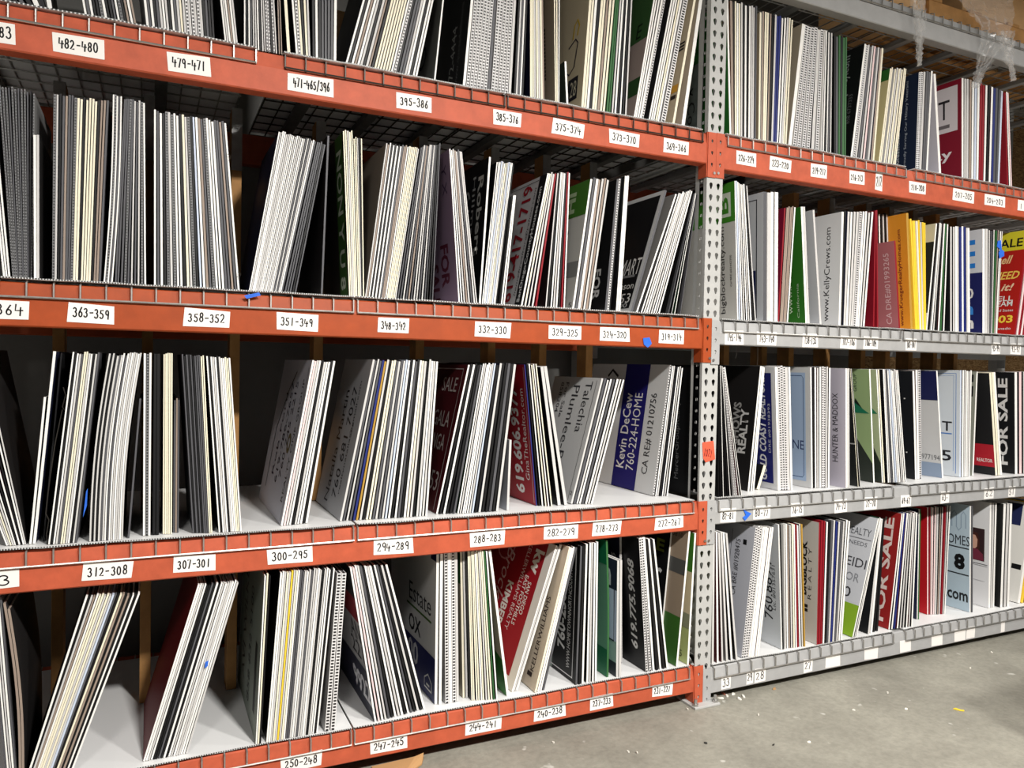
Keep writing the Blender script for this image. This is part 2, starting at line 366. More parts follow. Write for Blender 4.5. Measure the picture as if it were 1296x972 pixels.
def deck(k, a, b, pos):
    z = zt(k)+WIRE_R+.0008; r = WIRE_R
    root = empty('wire_deck', ((a+b)/2, RD/2, z), 'galvanised wire mesh deck panel, %s on the %s' % (pos, SHELFN[k]), 'wire deck', 'wire decks')
    M = DARKWIRE if (k == 'A' and a > -2.2) else ZINC
    ox, oy = -(a+b)/2, -RD/2; bm = bmesh.new()
    n = max(1, round((b-a-.01)/.0705)); p = (b-a-.01)/n
    for i in range(n+1):
        x = a+.005+i*p
        tube(bm, [(x+ox, RD-.03+oy, 0), (x+ox, .012+oy, 0), (x+ox, -.0035+oy, -.006), (x+ox, -.0045+oy, -.052)], r, 5)
    y = .08
    while y < RD-.05:
        tube(bm, [(a+ox, y+oy, -.004), (b+ox, y+oy, -.004)], r, 5); y += .105
    tube(bm, [(a+.004+ox, -.0085+oy, -.049), (b-.004+ox, -.0085+oy, -.049)], r*1.05, 5)
    obj('wire_grid', bm, M, root)
    for i in range(3):
        x = a+(b-a)*(.17+.33*i)
        bm = bmesh.new(); box(bm, x-.022+ox, .066+oy, -.036, x+.022+ox, RD-.085+oy, -.008)
        obj('support_channel', bm, GREYP if k[0] == 'R' else CHAN, root, bevel=.003)
    if k == 'R5': return
    bm = bmesh.new(); nx = 24; ov = .012 if k in 'B' else -.004
    xs = [a+.002+(b-a-.004)*i/nx for i in range(nx+1)]
    rows = []
    for x in xs:
        wv = .0006*math.sin(x*23)+.0004*math.sin(x*51+1)+.0011
        fy = -.006-.003*math.sin(x*17) if k in 'BC' else .004+.004*math.sin(x*9)
        z0 = WIRE_R+.0005+wv
        rows.append([bm.verts.new((x+ox, yy+oy, zz)) for yy, zz in ((fy, z0), (fy, z0+.0045), (RD-.1, WIRE_R+.0049), (RD-.1, WIRE_R+.0004))])
    for i in range(nx):
        for j in range(4):
            f = bm.faces.new((rows[i][j], rows[i][(j+1) % 4], rows[i+1][(j+1) % 4], rows[i+1][j])); f.material_index = 1 if j == 0 else 0
    bm.faces.new(rows[0]); bm.faces.new(rows[-1][::-1])
    bmesh.ops.recalc_face_normals(bm, faces=bm.faces)
    o = obj('liner_sheet', bm, [LINER, fluted('liner_edge', (205, 205, 205), (60, 60, 60), 150, .33, .6, 'X')], loc=root.location)
    tag(o, 'white corrugated plastic liner lying on the %s wire deck of the %s' % (pos, SHELFN[k]), 'liner sheet')
for k, j in JO.items():
    for i in range(3): deck(k, j[2*i], j[2*i+1], POS3[i])

# wooden dividers at the back --------------------------------------------------
PY = .50
POSTX = {}
posts_l = [x_at(p, PY, FZ+.6) for p in (75, 188, 299, 405, 534, 625, 690, 749)]
def px_posts(k, pxs): return [x_at(p, PY, zt(k)-.2) for p in pxs]
pr3 = [x_at(p, PY, zt('R4')-.25) for p in (977, 1007, 1052, 1098, 1127, 1157, 1186, 1212)]
pr2 = [x_at(p, PY, zt('R3')-.2) for p in (919, 967, 1001, 1047, 1092, 1123, 1152, 1183, 1209)]
ORD = ['first', 'second', 'third', 'fourth', 'fifth', 'sixth', 'seventh', 'eighth', 'ninth', 'tenth', 'eleventh', 'twelfth', 'thirteenth', 'fourteenth', 'fifteenth', 'sixteenth', 'seventeenth', 'eighteenth', 'nineteenth']
def ordw(i):
    if i < 19: return ORD[i]
    t, u = divmod(i+1, 10); tens = {2: 'twent', 3: 'thirt', 4: 'fort', 5: 'fift'}[t]
    return tens+'ieth' if u == 0 else tens+'y '+ORD[u-1]
def post(k, above, x, i, strap):
    z0, z1 = DECK[k]+.001, zb(above)+ (zt(above)-zb(above)) - .05
    root = empty('wooden_divider', (x, PY, z0), 'wooden stud divider, %s from left behind signs on the %s' % (ORD[i], SHELFN[k]), 'divider', 'wooden dividers')
    bm = bmesh.new(); box(bm, -.019, .0, 0, .019, .089, z1-z0); obj('stud', bm, WOODM, root, bevel=.002)
    if strap:
        bm = bmesh.new(); box(bm, -.0195, -.004, z1-z0-strap, .0195, -.0002, z1-z0)
        for j in range(4): cyl(bm, (random.uniform(-.01, .01), -.004, z1-z0-.03-j*.04), (0, -1, 0), .003, .0015, 8)
        obj('steel_strap', bm, STEEL, root)
for k, ab, xs, st in (('B', 'A', posts_l, [.24]*8), ('C', 'B', posts_l, [0]*8), ('D', 'C', posts_l[:5], [0]*5), ('R3', 'R4', pr3, [.2, 0, .2, .2, .2, .2, 0, .2]), ('R2', 'R3', pr2, [0]*9)):
    POSTX[k] = xs
    for i, x in enumerate(xs): post(k, ab, x, i, st[i])

# ------------------------------------------------------------------ signs
CH = {'W': ((238, 236, 232), 'white'), 'w': ((200, 198, 196), 'pale grey'), 'C': ((236, 228, 204), 'cream'), 'T': ((150, 134, 122), 'tan'), 'P': ((232, 204, 204), 'pinkish'),
      'K': ((18, 18, 20), 'black'), 'N': ((84, 84, 88), 'dark grey'), 'B': ((34, 44, 110), 'navy'), 'R': ((136, 22, 34), 'dark red'), 'E': ((50, 98, 54), 'green'),
      'Y': ((240, 200, 60), 'yellow'), 'b': ((196, 206, 224), 'pale blue'), 'O': ((176, 138, 60), 'gold'), 'F': ((222, 220, 220), 'white fluted'), 'D': ((120, 120, 122), 'grey fluted')}
KIND = {}
for c in 'Ww': KIND[c] = ('sign_panel', 'sign panel')
for c in 'CTP': KIND[c] = ('tinted_panel', 'tinted panel')
for c in 'KN': KIND[c] = ('dark_sign', 'dark sign')
for c in 'BREYbO': KIND[c] = ('coloured_sign', 'coloured sign')
for c in 'FD': KIND[c] = ('corrugated_sign', 'corrugated sign')
def edge_mat(c):
    rgb = CH[c][0]
    if c == 'F': return fluted('fluted_white', rgb, (34, 32, 34), 50)
    if c == 'D': return fluted('fluted_grey', rgb, (34, 34, 36), 62)
    return mat('sheet_'+CH[c][1].replace(' ', '_'), rgb, .5, noise=.06, scale=60)
FACES = [(22, 22, 24), (30, 34, 60), (70, 20, 26), (40, 40, 44), (28, 50, 34), (200, 198, 196), (226, 224, 220), (120, 118, 116)]
FWT = [8, 2, 1.5, 3, 1, 1, 1, 1]
def face_mat(rgb): return mat('print_%d_%d_%d' % tuple(rgb), rgb, .5)

def sheet_mesh(t, w_, h_, bow=0.0, round_=0.0, hole=False):
    bm = bmesh.new(); n = 10 if bow else 1
    ys = (0, w_)
    secs = []
    for i in range(n+1):
        f = i/n; dx = bow*math.sin(math.pi*f)
        secs.append([bm.verts.new((x+dx, y, h_*f)) for x, y in ((0, 0), (t, 0), (t, w_), (0, w_))])
    for i in range(n):
        for j in range(4):
            f = bm.faces.new((secs[i][j], secs[i][(j+1) % 4], secs[i+1][(j+1) % 4], secs[i+1][j]))
            f.material_index = 0 if j in (1, 3) else 1
    bm.faces.new(secs[0][::-1]).material_index = 1; bm.faces.new(secs[-1]).material_index = 1
    bmesh.ops.recalc_face_normals(bm, faces=bm.faces)
    return bm

SHEETS = []      # every sign of the rack: shape and looks, built further down
RUNS = {}
def run(row, seq, L, R, s=.04, yb=None, w_=.44, art=None, face=None, fill=.76, h=None, bow=0., label=None, first_w=None):
    """a run of signs standing side by side; L and R: where the first and last edge are seen (column at top, line of top, column at foot)"""
    z = DECK[row]; RUNS[row] = RUNS.get(row, 0)+1; ri = RUNS[row]-1
    s0 = s1 = s
    if yb:
        yb = yb if isinstance(yb, tuple) else (yb, yb)
        s0 = min(max(on_z(L[2], yb[0], z).y, .006), .5); s1 = min(max(on_z(R[2], yb[1], z).y, .006), .5)
    b0, b1 = x_at(L[2], s0, z), x_at(R[2], s1, z)
    t0, t1 = on_y(L[0], L[1], s0), on_y(R[0], R[1], s1)
    n = len(seq)
    def fixed(b, t):
        d = Vector((t.x-b, t.z-z)); d = d.normalized()*h; return Vector((b+d.x, 0, z+d.y))
    if h: t0, t1 = fixed(b0, t0), fixed(b1, t1)
    t0x, t1x = t0.x, t1.x
    if b1-b0 < .0032*n: m_ = (b0+b1)/2; b0, b1 = m_-.0016*n, m_+.0016*n
    if t1x-t0x < .0032*n: m_ = (t0x+t1x)/2; t0x, t1x = m_-.0016*n, m_+.0016*n
    pb, pt = (b1-b0)/n, (t1x-t0x)/n
    for i, c in enumerate(seq):
        if c == '.': continue
        f = i/n; fc = (i+.5)/n
        xb = b0+pb*i; xt = t0x+pt*i; zz = t0.z+(t1.z-t0.z)*fc
        ss = s0+(s1-s0)*fc + (random.uniform(-.0015, .002) if n > 2 else 0); ss = max(ss, .006)
        p = min(pb, pt)
        fl = fill + random.uniform(-.10, .10) if n > 2 else .92
        if c in 'FD': fl = .9
        lean = math.atan2(xt-xb, zz-z); hh = math.hypot(xt-xb, zz-z) + (random.uniform(-.006, .003) if n > 2 else 0)
        t = max(.0022, min(p*fl, .022))*math.cos(lean)
        ww = first_w if (i == 0 and first_w) else w_
        SHEETS.append(dict(row=row, run=ri, i=i, c=c, x=xb, y=ss, z=z, t=t, w=ww, w0=ww, h=hh, lean=lean, art=art if i == 0 else None,
                           face=face if i == 0 else None, bow=bow, label=label if i == 0 else None, n=n))
# ---- printed faces: ('r' rectangle u0 v0 u1 v1 colour) ('p' outline colour) ('l' line width colour) ('t' text u v length height turn colour bold)
# u runs from the front edge of the sign into the rack, v from its foot to its top
BLK, WHT, GRY = (20, 20, 22), (232, 230, 226), (150, 150, 150)
def T(s, u, v, L, H, rot=90, c=BLK, b=0.0, sh=0.0): return ('t', s, u, v, L, H, rot, c, b, sh)
def Rc(u0, v0, u1, v1, c): return ('r', u0, v0, u1, v1, c)
def frame(u0, v0, u1, v1, wd, c): return ('l', [(u0, v0), (u1, v0), (u1, v1), (u0, v1), (u0, v0)], wd, c)
def dashes(u, v0, v1, c, n=9, wd=.012): return [Rc(u-wd, v0+(v1-v0)*i/n, u+wd, v0+(v1-v0)*(i+.72)/n, c) for i in range(n)]

# ---- top orange shelf
A = dict(h=.60)
run('A', 'KNKNKWKW', (0, 0, 5), (68, 0, 69), **A)
run('A', 'WNWKKDWKKNWDKTWT', (104, 0, 108), (168, 0, 175), face=(188, 182, 168), first_w=.6, label='pale sign with a broad cream side, first of the dark stack above the 482 tag', **A)
run('A', 'WNWKNwWwKWNwCwFwFwFwKNKK', (182, 0, 186), (270, 0, 273), **A)
run('A', 'WwWTWw', (278, 0, 285), (296, 0, 302), **A)
run('A', 'WKWNwwWKwwFFKFw', (309, 0, 309), (348, 0, 352), **A)
run('A', 'TT', (351, 0, 353), (356, 0, 359), **A)
run('A', 'C', (359, 0, 364), (363, 0, 368), **A)
run('A', 'WFCKCw', (369, 0, 375), (392, 0, 394), **A)
run('A', 'KWKNNNNW', (395, 0, 396), (427, 0, 426), **A)
run('A', 'WKWTWwKwTKCCCCCCWFKNNwWKWW', (459.5, 0, 436.5), (550, 0, 528.5), **A)
run('A', 'W', (560, 0, 549), (562.5, 0, 552), face=(128, 128, 124), first_w=.6, art=[T('O', .3, .25, .16, .16, 90, (40, 40, 42))], label='grey faced sign with a thin white edge beside the black sign', **A)
run('A', 'W', (596, 0, 585.5), (600, 0, 589), face=(20, 20, 22), first_w=.5, art=[T('272-4444', .30, .27, .42, .10, 90, (150, 150, 148)), T('www.quesadellimina', .16, .32, .56, .07, 90, (104, 104, 104))],
    label='black sign with faint grey phone digits on the top orange shelf', **A)
run('A', 'FFFFFFNFFFFFw', (600.5, 0, 590), (654, 0, 647.5), **A)
run('A', 'KwNWK', (656, 0, 650), (668.5, 0, 663), **A)
run('A', 'CCwCwCT', (669, 0, 671), (688, 0, 690), **A)
run('A', 'CCW', (701, 0, 702.5), (710, 0, 708.5), face=(182, 164, 142), first_w=.5, art=dashes(.16, .2, .55, (70, 60, 54), 14), label='tan sign with one small vertical text line on top orange shelf', **A)
run('A', 'W', (714.5, 78, 717), (717.5, 78, 719.5), face=(60, 70, 62), first_w=.3, label='short white edged rider sign before the hexagon sign', s=.03)
run('A', 'CCWKCCTCC', (746, 0, 735.5), (779, 0, 766), w_=.6, art=[
    ('l', [(.24, .50), (.15, .535), (.115, .50), (.145, .34), (.21, .30), (.26, .33)], .013, (44, 34, 52)), ('l', [(.19, .55), (.175, .64), (.14, .67), (.11, .62), (.13, .56)], .015, (226, 190, 50)),
    Rc(.075, .10, .21, .26, (34, 32, 40)), T('28', .135, .18, .085, .11, 0, (225, 215, 190))], face=(222, 206, 174), label='cream sign with black hexagon, yellow curve and a white 28', **A)
run('A', 'EEwWKWKw', (779, 0, 767), (801, 0, 794), **A)
run('A', 'WWWWF', (827, 0, 801.5), (843, 1, 814), first_w=.6, face=(176, 158, 150), art=[Rc(0, .60, 1, 1, (60, 98, 54)), Rc(0, .18, 1, .31, (50, 84, 46)), T('E', .12, .68, .06, .11, 0, (18, 30, 18))],
    label='sign with green band on top carrying a black letter E', **A)
run('A', 'WWWCW', (849.5, 0, 820.5), (864, 0, 834), **A)
run('A', 'F', (865, 2, 836), (872, 2, 843.5), h=.585)
run('A', 'C', (878, 0, 850.5), (881, 0, 853.5), face=(196, 182, 156), first_w=.5, art=[Rc(.02, .63, .12, .645, BLK), Rc(.02, .605, .12, .62, BLK), Rc(.02, .58, .12, .595, BLK), Rc(.01, .26, .10, .32, (214, 160, 60)), Rc(.02, .21, .09, .24, (40, 30, 30))],
    label='tan sign with small black bars and an orange mark', **A)
run('A', 'W', (885, 0, 862), (889.5, 0, 866.5), face=(196, 184, 168), first_w=.5, art=[Rc(.10, .72, .18, .80, (70, 30, 60)), Rc(.10, .12, .16, .30, (40, 34, 50)), T('c', .14, .76, .04, .05, 0, WHT)],
    label='tan sign with thick white edge leaning nearest the middle upright', **A)
run('A', 'N', (892, 0, 886), (894, 0, 888), s=.085, h=.33, face=(92, 102, 100), first_w=.55, art=[T('y Co', .14, .45, .5, .12, -90, (20, 24, 24))], label='dark grey green sign lettered y Co behind the middle upright')

# ---- second orange shelf
run('B', 'WWW', (-22, 110, 4), (-8, 110, 14), s=.05)
run('B', 'DDDNDDNDDNKD', (-2, 107, 16), (46, 117, 41), s=.05)
run('B', 'Ww', (42, 171, 43), (50.5, 171, 50), s=.03)
run('B', 'DwKNTNNDCCKCCCCKTTN', (68, 118, 66), (139, 129, 128), s=.05)
run('B', 'WDWNW', (143, 118, 131), (155, 122, 143), s=.05, bow=.006)
run('B', 'NNNDNwNwDW', (156, 124, 144), (184, 129, 187), s=.05)
run('B', 'WNWKDwDWWKCwDKbWTNDWWWNNTNW', (195, 140, 195), (287, 155, 305), s=.05)
run('B', 'WwWWwwwWWwWwwWwNwNwWN', (353, 166, 315), (401, 178, 358), s=.05)
run('B', 'NNNKN', (402, 178, 360), (413, 182, 376), s=.05)
run('B', 'N', (414.5, 172, 406), (417, 172, 408.5), s=.05, face=(24, 20, 20), label='thin black sign standing alone left of the green lettered sign')
run('B', 'CCwCC', (434, 165, 442), (447, 166, 453), s=.05, first_w=.6, face=(30, 24, 22), art=[Rc(.03, 0, .22, 1, (52, 88, 36)), T('NON Y U 8', .13, .48, .86, .13, -90, (196, 204, 186), .02)], label='dark sign with green strip and pale upturned letters on second orange shelf')
run('B', 'CCwK C'.replace(' ', ''), (447.5, 174, 453.5), (459, 176, 461), s=.05)
run('B', 'wTWKWKWKWNTTWCCCCCw', (489, 181, 462), (531.5, 187, 502), s=.05, first_w=.6, face=(158, 146, 132), label='tan faced sign, first of the leaning stack under the 348 tag')
run('B', 'NNwNTNwwNwNKKN', (533, 186, 503), (558, 182, 550), s=.05)
run('B', 'WWwTwNww', (568.5, 188, 580.5), (585.5, 192, 606), s=.05, first_w=.6, face=(150, 126, 150), art=[T('FOR', .2, .26, .29, .15, -90, (92, 24, 48), .03), T('SALE', .4, .14, .3, .15, -90, (92, 24, 48), .03), T('Y X', .12, .82, .2, .08, -90, (70, 50, 80))],
    label='mauve sign reading FOR in dark red letters')
run('B', 'W', (619, 199, 606), (621.5, 199, 608.5), s=.05, first_w=.6, face=(24, 24, 28), art=[T('Robert', .11, .62, .55, .09, -90, (214, 214, 210), .02), T('Hillman', .22, .66, .5, .05, -90, (190, 190, 190)), T('619', .32, .68, .3, .08, -90, (200, 200, 200))],
    label='black sign with white first name running down beside a thin white edge')
run('B', 'WWWbwWCwbWWK', (629, 204, 610), (651.5, 207, 629), s=.05)
run('B', 'WW', (647.5, 247, 634), (651, 247, 640), s=.02, w_=.25)
run('B', 'WCwwR', (693, 219, 659), (705, 219, 682), s=.05, w_=.44, face=(188, 186, 188), art=[Rc(0, 0, .14, 1, (22, 22, 26)), T('SanDiegoCountyHouses.com', .075, .47, .88, .075, 90, (220, 220, 220), .02), T('henrybrealtor@yahoo.com', .185, .5, .84, .05, 90, (40, 40, 44), 0, .3),
    T('619-417-1719', .35, .5, .92, .2, 90, (150, 22, 36), .02), ('l', [(.15, .97), (.96, .97), (.96, .03)], .006, BLK)], label='grey sign with big red phone digits and black web address strip')
run('B', 'wKWwWKRW', (705.5, 218, 690), (722, 219, 716.5), s=.05)
run('B', 'WNWTwTw', (748, 225, 724.5), (772, 227, 748), s=.05, first_w=.457, face=(206, 204, 198), art=[Rc(0, .73, 1, 1, (70, 122, 44)), Rc(0, .25, 1, .37, (140, 140, 138)), T('HI', .3, .85, .17, .16, 90, (180, 200, 160), .04), T('bo', .33, .58, .13, .12, 90, BLK, .02), T('5', .05, .03, .06, .04, 0, (90, 90, 90))],
    label='white sign with green top and grey band on second orange shelf')
run('B', 'NFK', (781, 226, 765.5), (788, 225, 773.5), s=.05, first_w=.457, face=(22, 22, 24), art=[T('FOR', .19, .21, .24, .13, -90, (216, 214, 212), .03)], label='black sign reading FOR in white beside a dark fluted sheet')
run('B', 'WW', (789, 223, 779.5), (794.5, 222, 785.5), s=.03)
run('B', 'N', (841.5, 241, 798), (844.5, 242, 801), s=.05, first_w=.457, face=(196, 196, 196), art=[Rc(.045, .03, 1, .965, (18, 18, 20)), T('SMART', .25, .38, .40, .14, 0, (210, 208, 204)), Rc(.1, .29, .6, .31, (120, 120, 120)), T('Johnson', .27, .21, .40, .075, 0, (214, 212, 208)), T('353', .2, .115, .26, .08, 0, (214, 212, 208)), T('00', .16, .055, .14, .035, 0, (190, 190, 190)), ],
    label='black sign with rounded grey border and slanted white lettering')
run('B', 'WKWwWwwWwW', (855, 246, 805), (877, 241, 836), s=.05)
run('B', 'KNwWKN', (878, 244, 842), (883, 246, 864), s=.06)

# ---- third orange shelf
run('C', 'WwCwWKWKWw', (-85, 450, 8), (-18, 441, 34), s=.03)
run('C', 'W', (55.5, 503, 37), (58.8, 503, 40.5), s=.03)
run('C', 'W', (67.5, 445, 41.5), (71.5, 445, 45.5), s=.03)
run('C', 'K', (77, 447, 54), (79, 447, 56), s=.06)
run('C', 'WKWwNCCwWKwN', (92, 447, 61), (127, 446, 98), yb=(691, 689))
run('C', 'wKwKwNwWNWwWwwWw', (138, 449, 113), (180, 447, 156), yb=(687, 684), bow=-.012)
run('C', 'N', (176.5, 505, 161.5), (179, 505, 164), yb=681)
run('C', 'WDW', (182, 447, 181), (193, 447, 191), yb=678)
run('C', 'KK', (195, 448, 193), (203, 448, 202), yb=677)
run('C', 'CCCCC', (207, 447, 206), (219, 448, 218), yb=676)
run('C', 'NTN', (220.5, 505, 219), (228, 505, 227), yb=674)
run('C', 'NKNKNKNNNCC', (230, 449, 244), (259, 450, 269.5), yb=675)
run('C', 'WKWwWKwWWCCW', (261, 450, 277), (292, 454, 306.5), yb=674)
run('C', 'WPwWKwWWKW', (395.5, 457, 355.5), (425, 456.5, 390), yb=(666, 662), w_=.457, first_w=.6, face=(206, 206, 216), art=[
    T('REALTY ONE GROUP', .13, .5, .76, .06, 90, (60, 60, 66)), T('760 745 2215', .34, .55, .62, .08, 90, (44, 40, 60)), T('619-786-7657', .47, .52, .66, .08, 90, (44, 40, 60)), T('Rob Ford', .62, .5, .55, .07, 90, (70, 60, 80)),
    ('l', [(.80, .12), (.80, .52), (.58, .80), (.42, .92)], .014, BLK), ('l', [(.05, .02), (.05, .95)], .006, BLK), ('l', [(.24+.045*math.cos(a*.6283), .47+.05*math.sin(a*.6283)) for a in range(11)], .03, (120, 112, 80))],
    label='pale sign with black house outline and small printed lines')
run('C', 'wNwNBOwKCCNwNwbWKWNKWCwKwWwW', (472, 456, 430), (555, 456, 542), yb=(660, 653), first_w=.6, face=(196, 196, 200), art=[T('Natalia Martin', .46, .42, .74, .10, 90, (38, 36, 44)), T('760 681 7027', .27, .46, .72, .11, 90, (38, 36, 44)), T('realtynatalia@gmail.com', .16, .5, .72, .05, 90, (50, 50, 56))],
    label='grey sign with a woman\'s name and phone in thin black letters')
run('C', 'WKWKKN', (593, 461, 552), (611, 461, 578), yb=(651, 650), first_w=.6, face=(78, 18, 26), art=[T('SALE', .25, .86, .27, .10, 0, (186, 176, 172)), T('GALA', .27, .62, .3, .11, 0, (186, 176, 172)), T('ANGA', .27, .46, .3, .11, 0, (186, 176, 172)), T('53', .16, .2, .14, .13, 0, (196, 186, 182)), ('l', [(.06, .02), (.06, .97), (1, .97)], .008, (190, 180, 178))],
    label='dark maroon sign with large pale stacked lettering')
run('C', 'WwWWWwb', (611.5, 460, 579), (628, 461, 600), yb=(650, 649))
run('C', 'KwKKNKw', (629, 461, 601), (654, 460, 632), yb=(649, 647))
run('C', 'w', (644.5, 557, 641), (648, 557, 644.5), yb=646, first_w=.2, face=(176, 178, 186), label='short pale grey rider sign against the red sign')
run('C', 'BKWCWC', (663, 460, 678), (680, 461, 701), yb=(640, 641), first_w=.6, face=(158, 22, 38), art=[T('619.606.9377', .22, .45, .78, .14, 90, WHT, .03), T('GinaTheRealtor.com', .085, .50, .66, .06, 90, WHT), ('l', [(.02, .02), (.02, .98)], .006, (200, 190, 190))],
    label='bright red sign with white phone digits and web address')
run('C', 'ww', (684, 465, 706), (692.5, 464, 722.5), yb=(640, 639), fill=.9)
run('C', 'wNwWNWwW', (761, 480, 722), (792, 480, 751), yb=(638, 638), first_w=.55, face=(212, 212, 212), art=[T('Talechia', .16, .76, .42, .10, -90, (60, 60, 64)), T('Plumlee-B', .34, .62, .62, .10, -90, (60, 60, 64)), T('For Sale', .50, .80, .3, .05, -90, (60, 60, 64)), T('858.204', .58, .82, .26, .05, -90, (60, 60, 64)), ('l', [(.055, .02), (.055, .98)], .004, BLK), T('2', .03, .08, .035, .03, 0, (90, 90, 90))],
    label='light grey sign with a serif name running down and thin line')
run('C', 'FWwKWwW', (848, 462.5, 826), (865, 465, 846), yb=(628, 628), first_w=.66, face=(214, 214, 214), art=[Rc(.22, .0, .52, 1, (26, 24, 104)), T('Kevin DeCew', .44, .46, .61, .10, 90, WHT, .01), T('760-224-HOME', .315, .46, .62, .095, 90, WHT), T('CA RE# 01210756', .13, .46, .63, .075, 90, (50, 50, 54)), ('l', [(.62, .9), (.7, .95), (.75, .9)], .02, BLK)],
    label='white sign with broad navy stripe carrying a name and phone')
run('C', 'N', (876, 465, 872), (878, 465, 874), s=.085, first_w=.55, face=(20, 20, 22), art=[T('MercerGroupRealty', .17, .42, .62, .07, 90, (110, 110, 112))], label='black sign with a diagonal grey stripe behind the middle upright')

# ---- bottom orange shelf
run('D', 'NWwWN', (-14, 757, 8), (3, 757, 23), s=.03)
run('D', 'TT', (4, 760, 24), (15, 775, 31), s=.03, bow=.012)
run('D', 'WKwTWCCwCwbNKCTKTKWKW', (108, 757, 20), (178, 752, 91), s=.03)
run('D', 'WWwWKKNKWKWwWwwWWw', (250.5, 741, 181), (303, 736, 238), s=.03, first_w=.5, face=(118, 22, 30), label='dark red faced sign with thick white edge leaning on bottom orange shelf')
run('D', 'WCK', (335, 727.5, 323.5), (344, 727, 331), yb=(947, 946), first_w=.6, face=(140, 148, 138), art=[T('AVI WILKE', .72, .5, .74, .13, 90, (34, 36, 34)), T('858 832 5100', .44, .45, .74, .1, 90, (34, 36, 34)), Rc(.12, .12, .2, .55, (40, 42, 40))],
    label='grey green sign with dark upturned lettering beside the dark red sign')
run('D', 'WWwCwYwCWNNwWwNwwWwKwWWKW', (355, 725, 337), (425, 719, 403), yb=(950, 937))
run('D', 'FF', (427, 726, 411), (439, 726, 426), yb=(933, 930), fill=.98)
run('D', 'WPWwNKWwWKWNKwKW', (443, 718, 474.5), (491, 716, 540), yb=(916, 897), first_w=.6, face=(150, 150, 152), art=[Rc(0, .8, 1, 1, BLK), Rc(.0, .64, 1, .8, (120, 16, 30)), T('AN', .14, .56, .24, .12, 0, (40, 40, 44)), T('221', .16, .43, .3, .11, 0, (40, 40, 44)), Rc(0, 0, 1, .33, (26, 28, 48)), T('9922', .2, .17, .42, .16, 0, (200, 200, 204), .03)],
    label='sign with maroon and navy bands and large pale 9922')
run('D', 'WW', (552, 702, 549.5), (561.5, 701, 560), yb=(891, 892), first_w=.6, face=(222, 222, 220), art=[T('Estate', .32, .62, .46, .13, 0, (50, 50, 56)), Rc(.08, .51, .6, .525, (76, 110, 50)), T('OX', .42, .40, .26, .12, 0, (36, 36, 44), .02), Rc(0, 0, 1, .30, (30, 34, 92)), T('00', .45, .2, .22, .16, 0, (214, 214, 220), .02),
    ('l', [(.06, .05), (.2, .05), (.2, .11), (.13, .15), (.06, .11), (.06, .05)], .012, WHT), Rc(.10, .07, .16, .085, WHT), Rc(.0, .95, .1, 1, (30, 30, 70))], label='white sign with navy foot, green line and serif word Estate')
run('D', 'FWFw', (562.5, 700, 564), (580, 698, 582), yb=(891, 887))
run('D', 'Cw', (582, 699, 585.5), (588.5, 698, 593), yb=883, face=(200, 190, 166), art=[Rc(0, .78, 1, 1, (44, 104, 46))], label='cream sign with dark green top, first of the cream stack')
run('D', 'CCCCWCwCCEW', (589, 698, 594), (617.5, 697, 631.5), yb=(887, 886))
run('D', 'W', (618, 697, 641), (622, 697, 645), yb=881, first_w=.457, face=(212, 206, 178), art=[('p', [(0, 0), (0, .25), (.7, .42), (.7, 0)], (52, 128, 48))], label='cream sign with green foot and thick white edge by the red sign')
run('D', 'WwwW', (703.5, 691.5, 647.5), (712, 690, 656), yb=(876, 874), first_w=.62, face=(226, 222, 218), art=[Rc(.09, .07, 1, .985, (156, 22, 36)), T('kw', .17, .84, .17, .13, -90, WHT, .04), T('SAN DIEGO', .185, .58, .23, .05, -90, WHT, .01), T('EAST FOOTHILLS', .245, .55, .35, .05, -90, WHT, .01), T('KELLERWILLIAMS REALTY', .315, .63, .62, .05, -90, (226, 206, 206)),
    T('KIMBERLY', .44, .42, .42, .09, -90, WHT, .03), T('Brock', .56, .66, .40, .13, -90, (222, 190, 194), 0, .4), ('l', [(.66+.13*math.cos(a*.4488), .86+.11*math.sin(a*.4488)) for a in range(15)], .012, (214, 150, 158))],
    label='large red sign with white border leaning beside the cream stack')
run('D', 'CWWN', (720.5, 692.5, 676.5), (731, 692, 690), yb=(877, 873), first_w=.5, face=(212, 196, 174), art=[T('KELLERWILLIAMS', .12, .37, .52, .06, 90, (66, 54, 50)), Rc(.1, .07, .18, .1, (60, 50, 46))], label='beige sign with thin brown lettering leaning next to the red sign')
run('D', 'NKW', (735, 691, 728.5), (745, 689, 740), yb=(867, 866), first_w=.6, face=(150, 166, 158), art=[Rc(.0, .0, .34, 1, (20, 20, 22)), T('760-230-3366', .22, .55, .72, .11, 90, (226, 226, 224), .03), T('WWW.HOMETOWNNORTHCOUNTY.COM', .115, .5, .84, .045, 90, (214, 214, 212)), ('l', [(.05, .98), (.05, .03), (1, .03)], .01, (226, 226, 226)), ('l', [(.01, 0), (.01, 1)], .016, BLK)],
    label='black sign with white frame line and large white phone digits')
run('D', 'WwWW', (746, 688, 742), (757.5, 686, 756), yb=(864, 862))
run('D', 'E', (766.5, 684, 767.5), (769.5, 684, 770.5), yb=857, first_w=.457, bow=.006, face=(104, 164, 134), art=[Rc(0, .82, 1, 1, (24, 122, 78)), Rc(0, .0, 1, .2, (30, 110, 74))], label='bent green sign standing beside the navy rider sign')
run('D', 'w', (784, 680, 785), (787, 680, 788), s=.14, first_w=.4, face=(34, 38, 64), art=[T('n', .12, .8, .1, .12, 0, (214, 214, 220))], label='tall navy topped sign behind the short pale blue rider')
